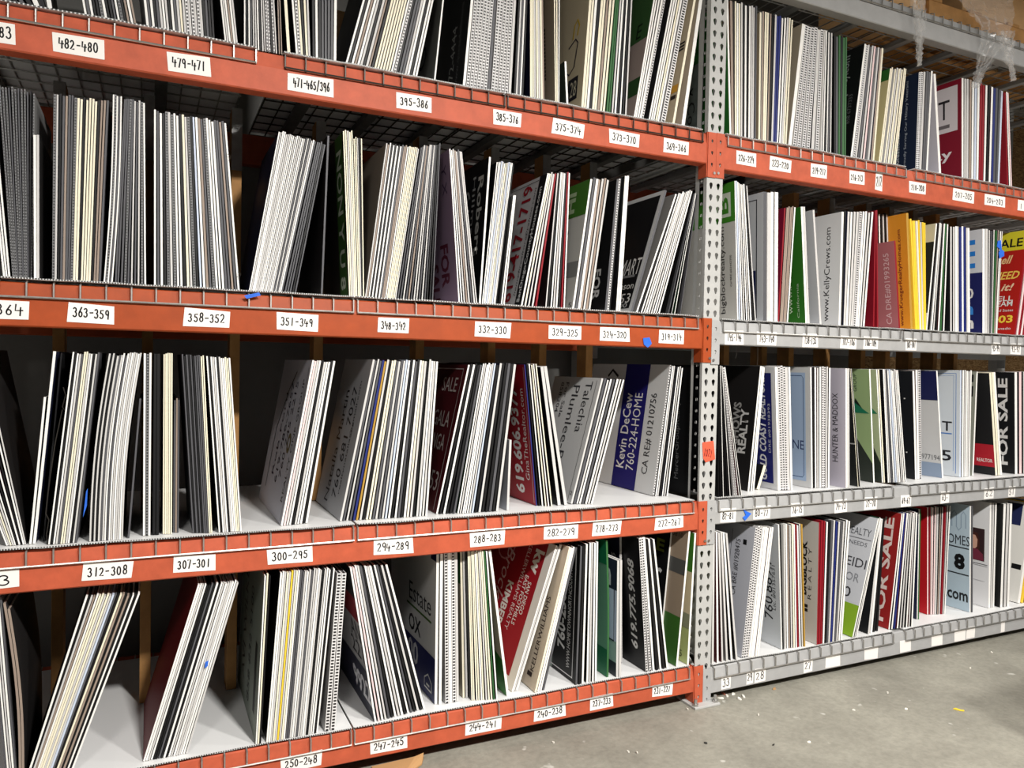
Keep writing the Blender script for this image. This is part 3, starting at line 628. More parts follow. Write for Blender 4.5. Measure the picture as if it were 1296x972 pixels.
run('D', 'ww', (781, 710, 779.5), (788, 709, 786.5), yb=857, first_w=.4, face=(150, 178, 172), art=[Rc(0, .74, 1, 1, (34, 36, 60)), T('n', .2, .84, .16, .15, 0, (206, 206, 214)), Rc(0, .30, 1, .74, (188, 196, 222)), ('l', [(.05, .74), (.05, .3), (1, .3)], .016, (30, 32, 56)), Rc(0, 0, 1, .12, (38, 44, 54)), Rc(.3, .5, .4, .51, BLK), Rc(.3, .42, .4, .43, BLK)],
    label='short sign with navy top, pale blue panel and sea green foot')
run('D', 'FFWKWKW', (808.5, 681, 817.5), (829, 682.5, 848), yb=(854, 848), first_w=.5, face=(20, 20, 22), art=[T('619.775.9068', .15, .48, .68, .10, 90, (230, 230, 228), .03, .15)], label='black sign with white phone digits and fluted edge near the upright')
run('D', 'W', (849, 673, 833.5), (851, 673, 835.5), s=.12, first_w=.5, face=(20, 20, 22), art=[T('E', .13, .87, .12, .10, 0, (150, 160, 70), .04), T('r', .12, .64, .10, .10, 0, (226, 226, 224), .03)], label='black sign with olive letter E and white letter r')
run('D', 'W', (869, 673, 855.5), (871.3, 673, 858), yb=846, first_w=.457, face=(160, 142, 122), art=[Rc(0, .67, 1, .78, (84, 84, 82)), Rc(0, .0, 1, .36, (60, 108, 40)), T('0180', .16, .955, .17, .035, 180, (70, 66, 60))], label='sign of beige, grey and green blocks, second from the upright')
run('D', 'W', (879, 675, 869.5), (881.3, 675, 872), yb=847, first_w=.457, face=(172, 186, 124), art=[Rc(0, .7, 1, 1, (64, 122, 40)), Rc(0, .38, 1, .7, (206, 194, 162)), Rc(0, .27, 1, .38, (140, 146, 120)), T('775', .16, .06, .15, .05, 0, (70, 72, 50))], label='sign of green and cream blocks, nearest the middle upright')

# ---- upper right shelf
U = dict(h=.60)
run('R4', 'W', (919.5, 0, 923.5), (921.8, 0, 925.8), face=(40, 112, 44), first_w=.457, label='green sign standing right beside the middle upright', **U)
run('R4', 'T', (924, 0, 926), (929, 0, 929), face=(110, 66, 40), label='brown board beside the green sign on upper right shelf', **U)
run('R4', 'CWCwKWKWwwN', (930, 2, 930), (959, 9, 957))
run('R4', 'CTCCTKwBBWWwCC', (962, 14, 960), (1005, 25, 996), face=(176, 158, 132), label='tan faced sign, first sheet before the dark blue sheets on upper right shelf')
run('R4', 'WFFFFwF', (1015.5, 30, 997.5), (1043, 38, 1038), face=(186, 172, 150), first_w=.5, fill=.9, label='tan faced sign before the thick fluted stack on upper right shelf')
run('R4', 'wWKWNw', (1043.5, 38, 1038.5), (1054, 42, 1053))
run('R4', 'KNEKEE', (1056, 44, 1056), (1073, 48, 1071))
run('R4', 'WFwNwPNwTC', (1094, 56, 1076), (1119, 61, 1107.5), first_w=.457, face=(18, 20, 20), art=[T('property.com', .2, .70, .5, .12, 90, (140, 146, 144), .01), T('858 6737333', .1, .45, .26, .05, 90, (96, 100, 100))], label='black sign with grey web address ending in dot com, upper right shelf')
run('R4', 'CC.CwCwCCC', (1126.5, 86, 1111.5), (1148, 87, 1134), first_w=.457, face=(218, 204, 150), art=[Rc(0, .88, 1, 1, (52, 110, 44))], label='cream sign with green top, first of the cream stack on upper right shelf')
run('R4', 'FFwNNW', (1163, 92, 1158.5), (1182, 90, 1175), first_w=.457, face=(30, 40, 62), art=[T('Professional Realty Services', .235, .5, .92, .07, 90, (206, 210, 216), .01), T('Proudly Serving Our Military Veterans', .14, .5, .9, .04, 90, (180, 186, 196))], label='navy sign with white motto running up beside fluted sheets')
run('R4', 'W', (1181.5, 94, 1188.5), (1184.5, 94, 1191.5), first_w=.3, face=(208, 204, 214), label='pale lavender sign leaning against the maroon sign')
run('R4', 'WwwTWbWRRWKWBNNb', (1217, 98, 1217), (1271, 115, 1266), first_w=.457, face=(126, 20, 40), art=[Rc(.05, .5, .95, .95, (214, 208, 210)), T('RT', .29, .73, .28, .19, 0, (40, 36, 40)), Rc(.15, .545, .5, .58, (110, 104, 106)), T('ay', .24, .25, .24, .10, 0, (230, 224, 224), .02)],
    label='maroon sign with white panel lettered RT on upper right shelf')
run('R4', 'RWP', (1271.5, 116, 1275), (1277, 117, 1282))

# ---- second right shelf
run('R3', 'WbWwWwWKw', (929.5, 229, 933), (946, 235, 958), first_w=.457, face=(204, 202, 196), art=[Rc(0, .715, 1, 1, (66, 138, 40)), Rc(.06, .755, .26, .93, (214, 224, 206)), T('B', .16, .84, .12, .13, 90, (66, 138, 40), .03), T('bigblockrealty.com', .19, .37, .64, .085, 90, (52, 50, 50)), T('Cal BRE #01442350', .075, .36, .23, .03, 90, (70, 66, 66))],
    label='grey sign with green top and web address beside the upright')
run('R3', 'K', (942, 221, 950), (943.5, 221, 951.5), s=.06)
run('R3', 'NwWW', (966.5, 243, 966), (985, 244, 984), fill=.9, face=(206, 208, 212), art=[('l', [(.1, .03), (.1, .95), (1, .95)], .014, (24, 26, 40)), Rc(.11, .05, 1, .4, (32, 38, 78)), T('s', .25, .24, .1, .08, 0, (220, 220, 226), .02)], label='pale sign with dark frame and navy foot behind thick white sheets')
run('R3', 'RTTTTW', (993, 262, 984.5), (1008, 261, 998), face=(128, 20, 50), label='dark red faced sign before the brown sheets on second right shelf')
run('R3', 'Ww', (1013.5, 262, 1019.5), (1019, 262, 1025), first_w=.457, face=(50, 116, 36), art=[T('www.Patricia', .2, .34, .5, .06, 90, (206, 222, 196)), T('California', .09, .2, .3, .03, 90, (190, 206, 180)), T('C', .36, .06, .08, .12, 0, (206, 222, 196))], label='green sign with thin white web address on second right shelf')
run('R3', 'w', (1028.5, 266, 1037.5), (1031, 266, 1040), first_w=.457, face=(204, 206, 210), art=[T('www.DendyTeamSellsRealEstate.com', .14, .46, .74, .055, 90, (60, 62, 66)), Rc(.13, .86, .2, .9, BLK), Rc(.13, .92, .2, .95, BLK)], label='light grey sign with small team web address and rounded corner')
run('R3', 'WKwWwwFWWwW', (1065, 267, 1061), (1107, 268, 1095), first_w=.457, face=(214, 214, 214), art=[T('www.KellyCrews.com', .165, .46, .84, .10, 90, (32, 32, 34)), Rc(.36, .86, .46, .93, BLK), Rc(.38, .72, .48, .82, BLK), Rc(.38, .62, .48, .68, BLK)], label='white sign with long thin black web address, the widest on second right shelf')
run('R3', 'RR', (1107.5, 267, 1105), (1110.5, 266, 1115.5), face=(128, 18, 34), art=[T('C', .3, .06, .06, .07, 90, (220, 200, 200))], label='dark red sign before the pink sign on second right shelf')
run('R3', 'WKwKw', (1112, 270, 1115), (1124, 271, 1129), s=.16, w_=.3)
run('R3', 'R', (1131.5, 305, 1137.5), (1133.5, 305, 1139.5), s=.02, first_w=.3, face=(176, 108, 112), art=[T('CA DRE#01993265', .17, .46, .82, .12, 90, (222, 190, 192)), ], label='shorter dusty pink sign with pale licence number')
run('R3', 'O', (1144.5, 270, 1152.5), (1147.5, 270, 1155.5), s=.05, first_w=.457, face=(222, 146, 40), art=[T('www.KruegerRealtyHomes.com', .1, .45, .84, .06, 90, (110, 22, 22), .01), T('9', .3, .76, .06, .08, 90, BLK)], label='golden orange sign with dark red web address')
run('R3', 'YYYCYwYY', (1149, 277, 1156), (1171, 281, 1170), fill=.9)
run('R3', 'WKWwKWEW', (1185, 282, 1171.5), (1200.5, 284, 1196.5), first_w=.457, face=(30, 34, 34), art=[Rc(0, .83, 1, 1, (206, 200, 172)), Rc(0, 0, 1, .16, (226, 226, 224))], label='black sign with beige top and white foot on second right shelf')
run('R3', 'wwWwBWBwW', (1203, 286, 1203), (1228, 288, 1229))
run('R3', 'Ww', (1243.5, 290, 1243.5), (1251, 290, 1250), first_w=.457, face=(212, 214, 220), art=[Rc(.09, .86, .2, .905, (44, 128, 214)), Rc(.09, .75, .2, .795, (44, 128, 214)), Rc(.09, .635, .2, .68, (44, 128, 214)), Rc(0, 0, 1, .585, (32, 36, 92)), T('0', .17, .39, .12, .11, 0, WHT), T('n', .17, .225, .11, .085, 0, (60, 140, 220), .03), T('n', .17, .09, .12, .085, 0, WHT, .02)],
    label='white and navy sign with three bright blue bars')
run('R3', 'wNwETWw', (1252, 291, 1251), (1271, 292, 1263))
run('R3', 'RPRPRP', (1301, 292, 1283.5), (1320, 293, 1300), first_w=.457, face=(176, 32, 26), art=[Rc(0, .815, 1, 1, (216, 206, 50)), T('SALE', .22, .89, .36, .085, 0, (24, 24, 24), .02), T('sell', .24, .73, .2, .08, 0, (236, 196, 140), .02, .3), T('NEED', .2, .575, .34, .075, 0, (240, 200, 90), .02, .3), T('it!', .16, .46, .16, .07, 0, (240, 206, 170), .02, .3), T('SELL', .2, .35, .26, .05, 0, WHT, .01), T('TEAM', .2, .30, .26, .05, 0, WHT, .01), T('United States', .2, .235, .3, .025, 0, WHT), T('403', .18, .15, .28, .075, 0, (240, 206, 70), .03), T('Coronado', .2, .06, .3, .025, 0, WHT)],
    label='red and yellow SALE sign at the far end of second right shelf')

# ---- third right shelf
run('R2', 'KKWKKWKFFWW', (910, 463, 909.5), (918, 465, 941), yb=(630, 628))
run('R2', 'WWW', (962.5, 464, 946.5), (968.5, 464, 956), yb=(622, 621), first_w=.457, face=(28, 26, 26), art=[T('REALTY', .155, .47, .36, .12, 90, (206, 204, 202), .03), T('SHOWS', .275, .53, .34, .12, 90, (150, 148, 146), .03)], label='black sign with bold white upturned words near the upright, third right shelf')
run('R2', 'C', (966, 590, 957), (972, 590, 962), yb=620, first_w=.2)
run('R2', 'WFFFwW', (981, 463.5, 985), (1000.5, 464, 1003.5), yb=(621, 620), first_w=.457, face=(210, 210, 212), fill=.9, art=[Rc(.06, .05, .7, .95, (32, 36, 104)), T('GOLD COAST REALTORS', .2, .5, .86, .10, 90, (224, 224, 230), .03, .2), T('DRE #01938393', .1, .5, .4, .035, 90, (200, 200, 210))], label='white bordered navy sign with bold italic lettering')
run('R2', 'WKWwWFFwW', (1025, 464.5, 1026.5), (1052, 465, 1050), yb=(618, 617), first_w=.457, face=(214, 214, 214), art=[Rc(.07, .05, 1, .955, (170, 192, 222)), ('l', [(1, .93), (.12, .93), (.1, .91), (.1, .1), (.12, .08), (1, .08)], .008, (60, 84, 130)), T('NE', .175, .35, .16, .075, 0, (40, 54, 104))], label='sign with pale blue panel and rounded navy outline')
run('R2', 'Ww', (1070, 466.5, 1070.5), (1075, 466.5, 1075.5), yb=618, first_w=.457, face=(192, 186, 200), art=[T('HUNTER & MADDOX', .14, .5, .58, .075, 90, (46, 44, 50))], label='pale lavender sign with thin spaced black lettering')
run('R2', 'Cw', (1075.5, 467, 1085.5), (1078, 467, 1091), yb=616, first_w=.457, face=(36, 38, 38), art=[Rc(.0, .36, .3, .37, (180, 180, 180))], label='black faced sign leaning before the green emblem sign')
GD = [('p', [(0, 0), (0, .17), (.62, .82), (.62, 0)], (46, 52, 46)), ('p', [(.1, .64), (.26, .64), (.2, .74)], (26, 40, 34)), ('p', [(.02, .61), (.3, .74), (.3, .61)], (36, 120, 88)), T('GROUP', .2, .88, .16, .05, 90, (40, 60, 46)), T('REALTY', .28, .88, .2, .06, 90, (40, 60, 46), .02)]
run('R2', 'W', (1099.5, 467.5, 1105), (1102, 467.5, 1107.5), yb=611, first_w=.457, face=(156, 180, 128), art=GD, label='light green sign with teal emblem and dark diagonal foot')
run('R2', 'WC', (1108.5, 468, 1116), (1113, 468, 1120.5), yb=611, first_w=.3, face=(178, 188, 152), art=GD[:3], label='narrowly showing pale green sign right of the emblem sign')
run('R2', 'WwNWbWWwWW', (1117, 467.5, 1123.5), (1137, 468.5, 1148), yb=(611, 610))
run('R2', 'WWF', (1155, 468.5, 1158.5), (1166, 468.5, 1166.5), yb=(607, 606), first_w=.457, face=(26, 28, 32), art=dashes(.24, .06, .52, (60, 124, 160), 16, .014)+[Rc(.1, .74, .12, .75, WHT), Rc(.09, .24, .11, .25, WHT)], label='black sign with one thin blue upturned text line')
run('R2', 'W', (1184.5, 469.5, 1192), (1187, 469.5, 1194.5), yb=605, first_w=.457, face=(202, 202, 202), art=[Rc(0, .725, 1, 1, (26, 30, 76)), Rc(0, 0, 1, .135, (140, 156, 178)), T('0977194', .155, .185, .28, .05, 0, (96, 98, 102))], label='grey sign with navy top and slate blue foot')
run('R2', 'bWwWwW', (1215.5, 468.5, 1214.5), (1231, 469, 1228), yb=(604, 603), first_w=.457, face=(206, 212, 218), art=[('l', [(.05, .03), (.05, .97), (1, .97)], .008, (70, 120, 190)), ('l', [(.08, .05), (.08, .95), (1, .95)], .005, (90, 140, 200)), T('T', .165, .47, .13, .09, 0, (34, 34, 38), .01), Rc(.1, .395, .26, .405, (70, 120, 190)), T('5', .17, .19, .13, .1, 0, (34, 34, 38), .01)], label='pale sign with fine blue frame lines and a black T')
run('R2', 'W', (1235.5, 470.5, 1230), (1238, 470.5, 1232.5), yb=602, first_w=.3, face=(150, 152, 140), art=[Rc(.05, .9, .4, .97, BLK), Rc(.05, .76, .4, .86, BLK)], label='thin leaning sign with dark blocks near its top, third right shelf')
run('R2', 'CCW', (1252.5, 471.5, 1260.5), (1260, 471.5, 1269), yb=(602, 601), first_w=.457, face=(28, 28, 30), art=[Rc(0, .08, 1, .3, (176, 34, 48)), T('REALTOR', .125, .14, .2, .035, 0, WHT, .01), T('H', .3, .52, .07, .09, 90, WHT, .02), T('i', .3, .44, .05, .04, 90, WHT)], label='black sign with red band lettered REALTOR')
run('R2', 'WPwP', (1283.5, 470.5, 1284), (1306, 471, 1306), yb=(600, 599), first_w=.457, face=(24, 24, 26), art=[T('FOR SALE', .15, .51, .86, .125, 90, (226, 224, 222), .03)], label='black FOR SALE sign at the far end of third right shelf')

# ---- bottom right shelf
run('R1', 'wWwwWw', (902.5, 673, 901), (921, 674, 937), yb=(840, 836), first_w=.457, face=(190, 188, 186), art=dashes(.2, .2, .5, (90, 90, 90), 12), label='grey white sign leaning hardest against the middle upright, bottom right shelf')
run('R1', 'FFFWWWWW', (956.5, 667, 938.5), (980, 667, 961), yb=(833, 831), first_w=.457, fill=.9, face=(196, 198, 208), art=[T('CA BRE #01928475', .22, .66, .44, .075, 90, (44, 44, 50)), ('l', [(.32, .1), (.32, .95)], .006, (90, 92, 100)), Rc(.10, .85, .15, .89, BLK), Rc(.16, .12, .2, .18, BLK), frame(.24, .28, .3, .45, .008, (60, 60, 66))], label='pale blue grey sign with upturned licence number and fluted edge')
run('R1', 'WK', (984.5, 664, 988.5), (988.5, 664, 992.5), yb=822, first_w=.457, face=(206, 210, 214), art=[T('760.889.7', .165, .46, .5, .12, 90, (46, 48, 52)), T('Lic. #01357631', .08, .48, .36, .05, 90, (96, 98, 104))], label='white sign with grey phone digits standing nearly upright, bottom right shelf')
run('R1', 'wWTwCWRWwO', (991.5, 664, 993), (1016, 664, 1020), yb=(821, 818))
run('R1', 'RRRWKNwBwNwWW', (1036.5, 660, 1033.5), (1077, 659, 1066), yb=(817, 813), first_w=.457, face=(196, 194, 190), art=[T('BIGBLOCK', .19, .60, .45, .08, 90, (26, 26, 28), .04), T('R E A L T Y', .11, .56, .42, .045, 90, (60, 60, 62)), Rc(.13, .24, .19, .265, BLK), Rc(.13, .275, .19, .3, BLK), Rc(.2, .24, .26, .265, BLK), Rc(.2, .275, .26, .3, BLK)], label='grey faced sign with maroon edge and four square emblem')
run('R1', 'WwW', (1111, 656, 1078.5), (1116.5, 655, 1086), yb=(807, 806), first_w=.457, face=(202, 204, 210), art=[T('REALTY', .2, .86, .32, .06, 0, (96, 98, 104)), Rc(.02, .80, .4, .806, (110, 110, 116)), T('NEEDS', .18, .76, .24, .035, 0, (110, 112, 118)), T('HEIDI', .21, .60, .38, .075, 0, (60, 60, 66)), T('TOR', .2, .475, .26, .07, 0, (140, 142, 148)), T('0', .19, .345, .10, .085, 0, (50, 50, 54)), Rc(0, 0, 1, .26, (134, 172, 44))], label='grey sign with lime green foot leaning far over')
run('R1', 'wWKK', (1112, 659, 1099), (1119.5, 655, 1113), yb=(803, 798), face=(26, 28, 30), label='black faced sign behind the lime footed sign')
run('R1', 'WWBWwwWwW', (1140.5, 651, 1124), (1162, 648, 1157), yb=(797, 793), first_w=.457, face=(146, 34, 34), art=[T('FOR SALE', .14, .5, .9, .125, 90, (222, 204, 198), .03)], label='dark red FOR SALE sign on bottom right shelf')
run('R1', 'WE', (1162.5, 645, 1160), (1166, 644, 1163.5), yb=784)
run('R1', 'PRPPwTwRwW', (1173.5, 642.5, 1173.5), (1205, 640, 1197.5), yb=(778, 777), first_w=.457, face=(186, 24, 34), label='bright red faced sign, first of the pinkish stack on bottom right shelf')
run('R1', 'WN', (1227, 640, 1226.5), (1232, 640, 1232), yb=775, first_w=.457, face=(178, 196, 208), art=[('l', [(.05, .78), (.05, .9), (.08, .93), (.11, .9), (.11, .78), (.14, .75), (.17, .78), (.17, .9), (.2, .93), (.23, .9), (.23, .78)], .012, (140, 158, 176)), T('HOMES', .18, .66, .36, .09, 0, (44, 48, 54)), Rc(.01, .585, .5, .595, BLK), T('8', .13, .455, .14, .15, 0, BLK, .05), Rc(.01, .335, .5, .345, BLK), T('.com', .17, .125, .3, .08, 0, (30, 32, 34), .02)], label='pale blue sign with large black 8 and thin rules')
run('R1', 'WwW', (1253.5, 637, 1251.5), (1263, 637, 1259), yb=(770, 768), first_w=.457, face=(222, 222, 224), art=[Rc(.05, .42, .36, .75, (226, 226, 226)), Rc(.06, .43, .36, .74, (52, 34, 36)), ('p', [(.13, .5), (.12, .6), (.15, .69), (.21, .70), (.26, .66), (.27, .55), (.25, .5)], (70, 36, 30)), ('p', [(.155, .56), (.15, .63), (.18, .67), (.22, .67), (.24, .63), (.235, .56), (.195, .53)], (206, 160, 140)),
    ('p', [(.07, .435), (.08, .5), (.15, .54), (.25, .54), (.33, .5), (.35, .435)], (112, 44, 62)), Rc(.02, .4, .36, .405, BLK), Rc(.02, .385, .36, .388, BLK)]+[Rc(.05, .24, .4, .243, (160, 160, 166))], label='white sign with small portrait photo of a woman in maroon')
run('R1', 'WwW', (1270.5, 637.5, 1266), (1282, 637, 1278), yb=(769, 767), first_w=.457, face=(28, 28, 28), art=dashes(.15, .5, .9, (90, 90, 90), 10), label='black faced sign between the portrait sign and the last white sign')
run('R1', 'WYWb', (1306, 637, 1288), (1326, 637, 1306), yb=(764, 762), first_w=.457, face=(226, 224, 218), art=[Rc(.1, .76, .3, .98, (34, 40, 78)), T('I', .08, .35, .05, .12, 90, BLK)]+dashes(.2, .15, .5, (120, 120, 120), 12), label='white sign with a navy block at the far end of bottom right shelf')


def print_face(o, S):
    """the printed words and colour fields on the side of a sign: thin printed layers, children of the sign"""
    ww, hh = S['w0'], S['h']; umax = S['w']/S['w0']; layers = {}; k = 0
    bow = S['bow']
    def P(u, v, lay):                     # face point: u into the rack, v up
        return Vector((-.0005-.00012*lay + bow*math.sin(math.pi*min(max(v, 0), 1)), min(u, umax)*ww, v*hh))
    for e in S['art']:
        k += 1
        if e[0] == 't':
            _, s, u, v, L, H, rot, c, b, sh = e
            me = text_mesh(s, b, sh)
            if not me.vertices: continue
            xs = [q.co.x for q in me.vertices]; ys = [q.co.y for q in me.vertices]
            x0, x1, y0, y1 = min(xs), max(xs), min(ys), max(ys)
            for q in me.vertices:
                a = (q.co.x-(x0+x1)/2)/max(1e-6, x1-x0); d = (q.co.y-(y0+y1)/2)/max(1e-6, y1-y0)
                if rot == 90: uu, vv = u+d*H, v+a*L
                elif rot == -90: uu, vv = u-d*H, v-a*L
                elif rot == 180: uu, vv = u+a*L, v-d*H
                else: uu, vv = u-a*L, v+d*H
                q.co = P(uu, min(max(vv, .004), .996), k)
            me.materials.append(face_mat(c))
            t = bpy.data.objects.new('lettering', me); COL.objects.link(t); t.parent = o
        else:
            bm = bmesh.new()
            if e[0] == 'r':
                _, u0, v0, u1, v1, c = e; u1 = min(u1, 1); nseg = 8 if bow else 1
                for i in range(nseg):
                    a, b = v0+(v1-v0)*i/nseg, v0+(v1-v0)*(i+1)/nseg
                    bm.faces.new([bm.verts.new(P(*q, k)) for q in ((u1, a), (u0, a), (u0, b), (u1, b))])
                key = ('r', c)
            elif e[0] == 'p':
                c = e[2]; bm.faces.new([bm.verts.new(P(*q, k)) for q in e[1]]); key = ('p', c)
            else:
                c = e[3]; ribbon(bm, [(-q[0]*ww, q[1]*hh) for q in e[1]], e[2]*ww, lambda a, b: P(-a/ww, b/hh, k)); key = ('l', c)
            if key in layers and e[0] == 'r':
                bm.from_mesh(layers[key].data); bm.to_mesh(layers[key].data); bm.free(); continue
            nm = {'r': 'colour_field', 'p': 'emblem', 'l': 'printed_line'}[e[0]]
            layers[key] = obj(nm, bm, face_mat(c), o, recalc=False)

def clear_of_posts(S):
    for x in POSTX.get(S['row'], []):
        for xx in (S['x'], S['x']+S['t']+math.sin(S['lean'])*S['h']*.5, S['x']+math.sin(S['lean'])*S['h']):
            pass
        lo = min(S['x'], S['x']+math.sin(S['lean'])*S['h'])-.024; hi = max(S['x'], S['x']+math.sin(S['lean'])*S['h'])+S['t']+.024
        if lo < x < hi: S['w'] = min(S['w'], PY-S['y']-.012)
def settle():
    """neighbours touch, they do not run through each other: slide a sign right where it would cut into the one before it"""
    for row in RUNS:
        L = [S for S in SHEETS if S['row'] == row]
        for q, S in enumerate(L):
            if S['x'] > 5: continue
            for P_ in L[max(0, q-5):q]:
                if P_['y'] > S['y']+S['w'] or S['y'] > P_['y']+P_['w']: continue
                tp, ts = math.tan(P_['lean']), math.tan(S['lean'])
                hc = min(P_['h']*math.cos(P_['lean']), S['h']*math.cos(S['lean']))+.004
                wp = P_['t']/math.cos(P_['lean'])+.0004
                need_b = P_['x']+wp-S['x']; need_t = P_['x']+wp+tp*hc-(S['x']+ts*hc)
                if P_['bow'] != S['bow']:
                    hm = hc*.5; need_m = P_['x']+wp+tp*hm+P_['bow']-(S['x']+ts*hm+S['bow'])
                    if 0 < need_m < .02: S['x'] += need_m; need_b -= need_m; need_t -= need_m
                if need_b > .035 or need_t > .035: continue
                if need_b > 0 and need_t > 0 or abs(need_t-need_b) < 1e-4:
                    d = max(need_b, need_t, 0); S['x'] += d
                elif need_b > 0:            # foot too far left: slide the foot, keep the top
                    S['x'] += need_b; S['lean'] = math.atan(ts-need_b/hc)
                elif need_t > 0: S['lean'] = math.atan(ts+need_t/hc)
settle()
def build_sheet(S):
    clear_of_posts(S)
    c = S['c']; rng = random.random()
    if S['face']: fm = face_mat(S['face'])
    elif c in 'KN': fm = edge_mat(c)
    elif c in 'FD': fm = face_mat((216, 214, 214) if c == 'F' else (130, 130, 130))
    elif c in 'BREYbO': fm = face_mat(CH[c][0])
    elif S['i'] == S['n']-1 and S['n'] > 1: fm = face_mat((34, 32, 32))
    else: fm = face_mat(random.choices(FACES, FWT)[0])
    printed = bool(S['art']) or S['label']
    name, cat = ('printed_sign', 'printed sign') if printed else KIND[c]
    dz = max(0, S['t']*math.sin(S['lean']))
    bm = sheet_mesh(S['t'], S['w'], S['h'], S['bow'])
    o = obj(name, bm, [fm, edge_mat(c)], loc=(S['x'], S['y'], S['z']+dz+.0006), rot=(0, S['lean'], 0), recalc=False)
    if printed: lab = S['label']; grp = None
    else:
        col = CH[c][1]
        kind = {'tinted_panel': 'edged panel', 'sign_panel': 'edged sign panel', 'dark_sign': 'sign', 'coloured_sign': 'sign', 'corrugated_sign': 'sheet'}[name]
        if S['n'] == 1: lab = '%s %s, standing alone as %s stack from left, %s' % (col, kind, ordw(S['run']), SHELFN[S['row']])
        else: lab = '%s %s, %s sheet of %s stack from left, %s' % (col, kind, ordw(S['i']), ordw(S['run']), SHELFN[S['row']])
        grp = 'signs of the %s stack on the %s' % (ordw(S['run']), SHELFN[S['row']])
    tag(o, lab, cat, grp)
    if S['art']: print_face(o, S)
    return o
# at most 300 plain panels stand as objects of their own; the few that show least of the photograph go into one mass
def shows(S):
    a = proj((S['x'], S['y'], S['z'])); b = proj((S['x']+S['t'], S['y'], S['z']))
    return (b[0]-a[0])*S['h']*300
plain = [S for S in SHEETS if KIND[S['c']][0] == 'sign_panel' and not S['art'] and not S['label']]
rest = set(id(S) for S in sorted(plain, key=shows, reverse=True)[300:])
print('SHEETS', len(SHEETS), 'plain', len(plain), {k: sum(1 for S in SHEETS if KIND[S['c']][0] == k) for k in ('sign_panel', 'dark_sign', 'coloured_sign', 'corrugated_sign')}, 'min t', min(S['t'] for S in SHEETS))
mass = bmesh.new(); mass_m = []
for S in SHEETS:
    o = build_sheet(S)
    if id(S) in rest:
        mtx = Matrix.Translation(o.location) @ o.rotation_euler.to_matrix().to_4x4(); me = o.data; me.transform(mtx)
        base = []
        for mm in me.materials:
            if mm not in mass_m: mass_m.append(mm)
            base.append(mass_m.index(mm))
        for p in me.polygons: p.material_index = base[p.material_index]
        mass.from_mesh(me); bpy.data.objects.remove(o)
if rest:
    o = obj('thin_sign_panels', mass, mass_m, recalc=False); o['kind'] = 'stuff'
    tag(o, 'remaining thin white, and grey sign panels standing in the stacks', 'sign panels')
else: mass.free()

# ------------------------------------------------------------------ small things
def tape(name, pts, wd, loc_label, cat='tape'):
    bm = bmesh.new()
    a = [bm.verts.new(p) for p in pts]; n = Vector((pts[1]-pts[0])).cross(pts[2]-pts[0]).normalized()*.0012
    b = [bm.verts.new(p+n) for p in pts]
    bm.faces.new(a[::-1]); bm.faces.new(b)
    for i in range(len(a)): bm.faces.new((a[i], a[(i+1) % len(a)], b[(i+1) % len(a)], b[i]))
    return tag(obj(name, bm, TAPE), loc_label, cat)
Y = -.0042
tape('tape_piece', [on_y(*p, -.012) for p in ((309, 374), (328, 370), (330, 374), (312, 378))], 0, 'blue tape strip on the wire above the 351 label')
tape('tape_piece', [on_y(*p, Y) for p in ((814, 428), (822, 427), (825, 435), (820, 440), (815, 436))], 0, 'crumpled blue tape bit on the beam between two labels')
tape('tape_piece', [on_y(*p, Y) for p in ((941, 645), (951, 650), (943, 659), (940, 655), (944, 652))], 0, 'blue tape arrow on the grey beam right of the 82 label')
tape('tape_piece', [on_y(*p, .036) for p in ((1263, 305), (1267, 304), (1268, 316), (1271, 318), (1271, 324), (1265, 327), (1264, 320), (1266, 316), (1262, 312))], 0, 'bright blue tape on white sheets beside the SALE sign')
tape('tape_piece', [on_y(*p, .02) for p in ((109, 622), (111, 618), (110, 640), (105, 655))], 0, 'blue tape edge between white panels on third orange shelf')
tape('tape_piece', [on_y(*p, .02) for p in ((260, 838), (264, 836), (263, 843), (259, 846))], 0, 'small blue tape tab on the leaning stack, bottom orange shelf')
# orange sticker on the upright
bm = bmesh.new(); st = [on_y(*p, -.0022) for p in ((889, 560), (903, 558), (905, 581), (893, 585), (890, 580))]
a = [bm.verts.new(p) for p in st]; b = [bm.verts.new(p+Vector((0, -.0008, 0))) for p in st]
bm.faces.new(a); bm.faces.new(b[::-1])
for i in range(5): bm.faces.new((a[i], a[(i+1) % 5], b[(i+1) % 5], b[i]))
o = obj('sticker', bm, mat('sticker_orange', (238, 92, 66), .6)); tag(o, 'torn bright orange sticker on the front of the middle upright', 'sticker')
c0 = sum(st, Vector())/5
wb = write_strokes('1021', .05, .035, .003); t = obj('handwriting', wb, INK, o, loc=(c0.x, -.0036, c0.z), rot=(0, .15, 0), recalc=False)
# wires hanging at the panels of the third orange shelf
def wire(pts, y, label, r=.0012):
    bm = bmesh.new(); tube(bm, [on_y(p[0], p[1], y) for p in pts], r, 5)
    return tag(obj('loose_wire', bm, DARKWIRE), label, 'wire')
wire([(80, 490), (83, 500), (79, 515), (84, 522), (80, 530), (85, 534), (88, 528)], .02, 'coiled dark wire dangling in front of white panels', .0016)
wire([(79, 518), (70, 560), (64, 600), (60, 630), (58, 650), (62, 658), (59, 676), (60, 690)], .025, 'long bent dark wire hanging to the shelf edge', .0018)
wire([(288, 195), (293, 197), (291, 201)], .04, 'tiny wire loop on the last panel of the second orange shelf')
wire([(301, 344), (305, 347), (303, 351), (299, 350)], .04, 'small wire loop near the foot of the last leaning panel')
wire([(932, 440), (932, 449), (931, 453)], -.002, 'short string hanging under the upper grey beam', .001)
wire([(959, 440), (959, 455), (958, 464)], .01, 'longer string hanging under the upper grey beam', .001)

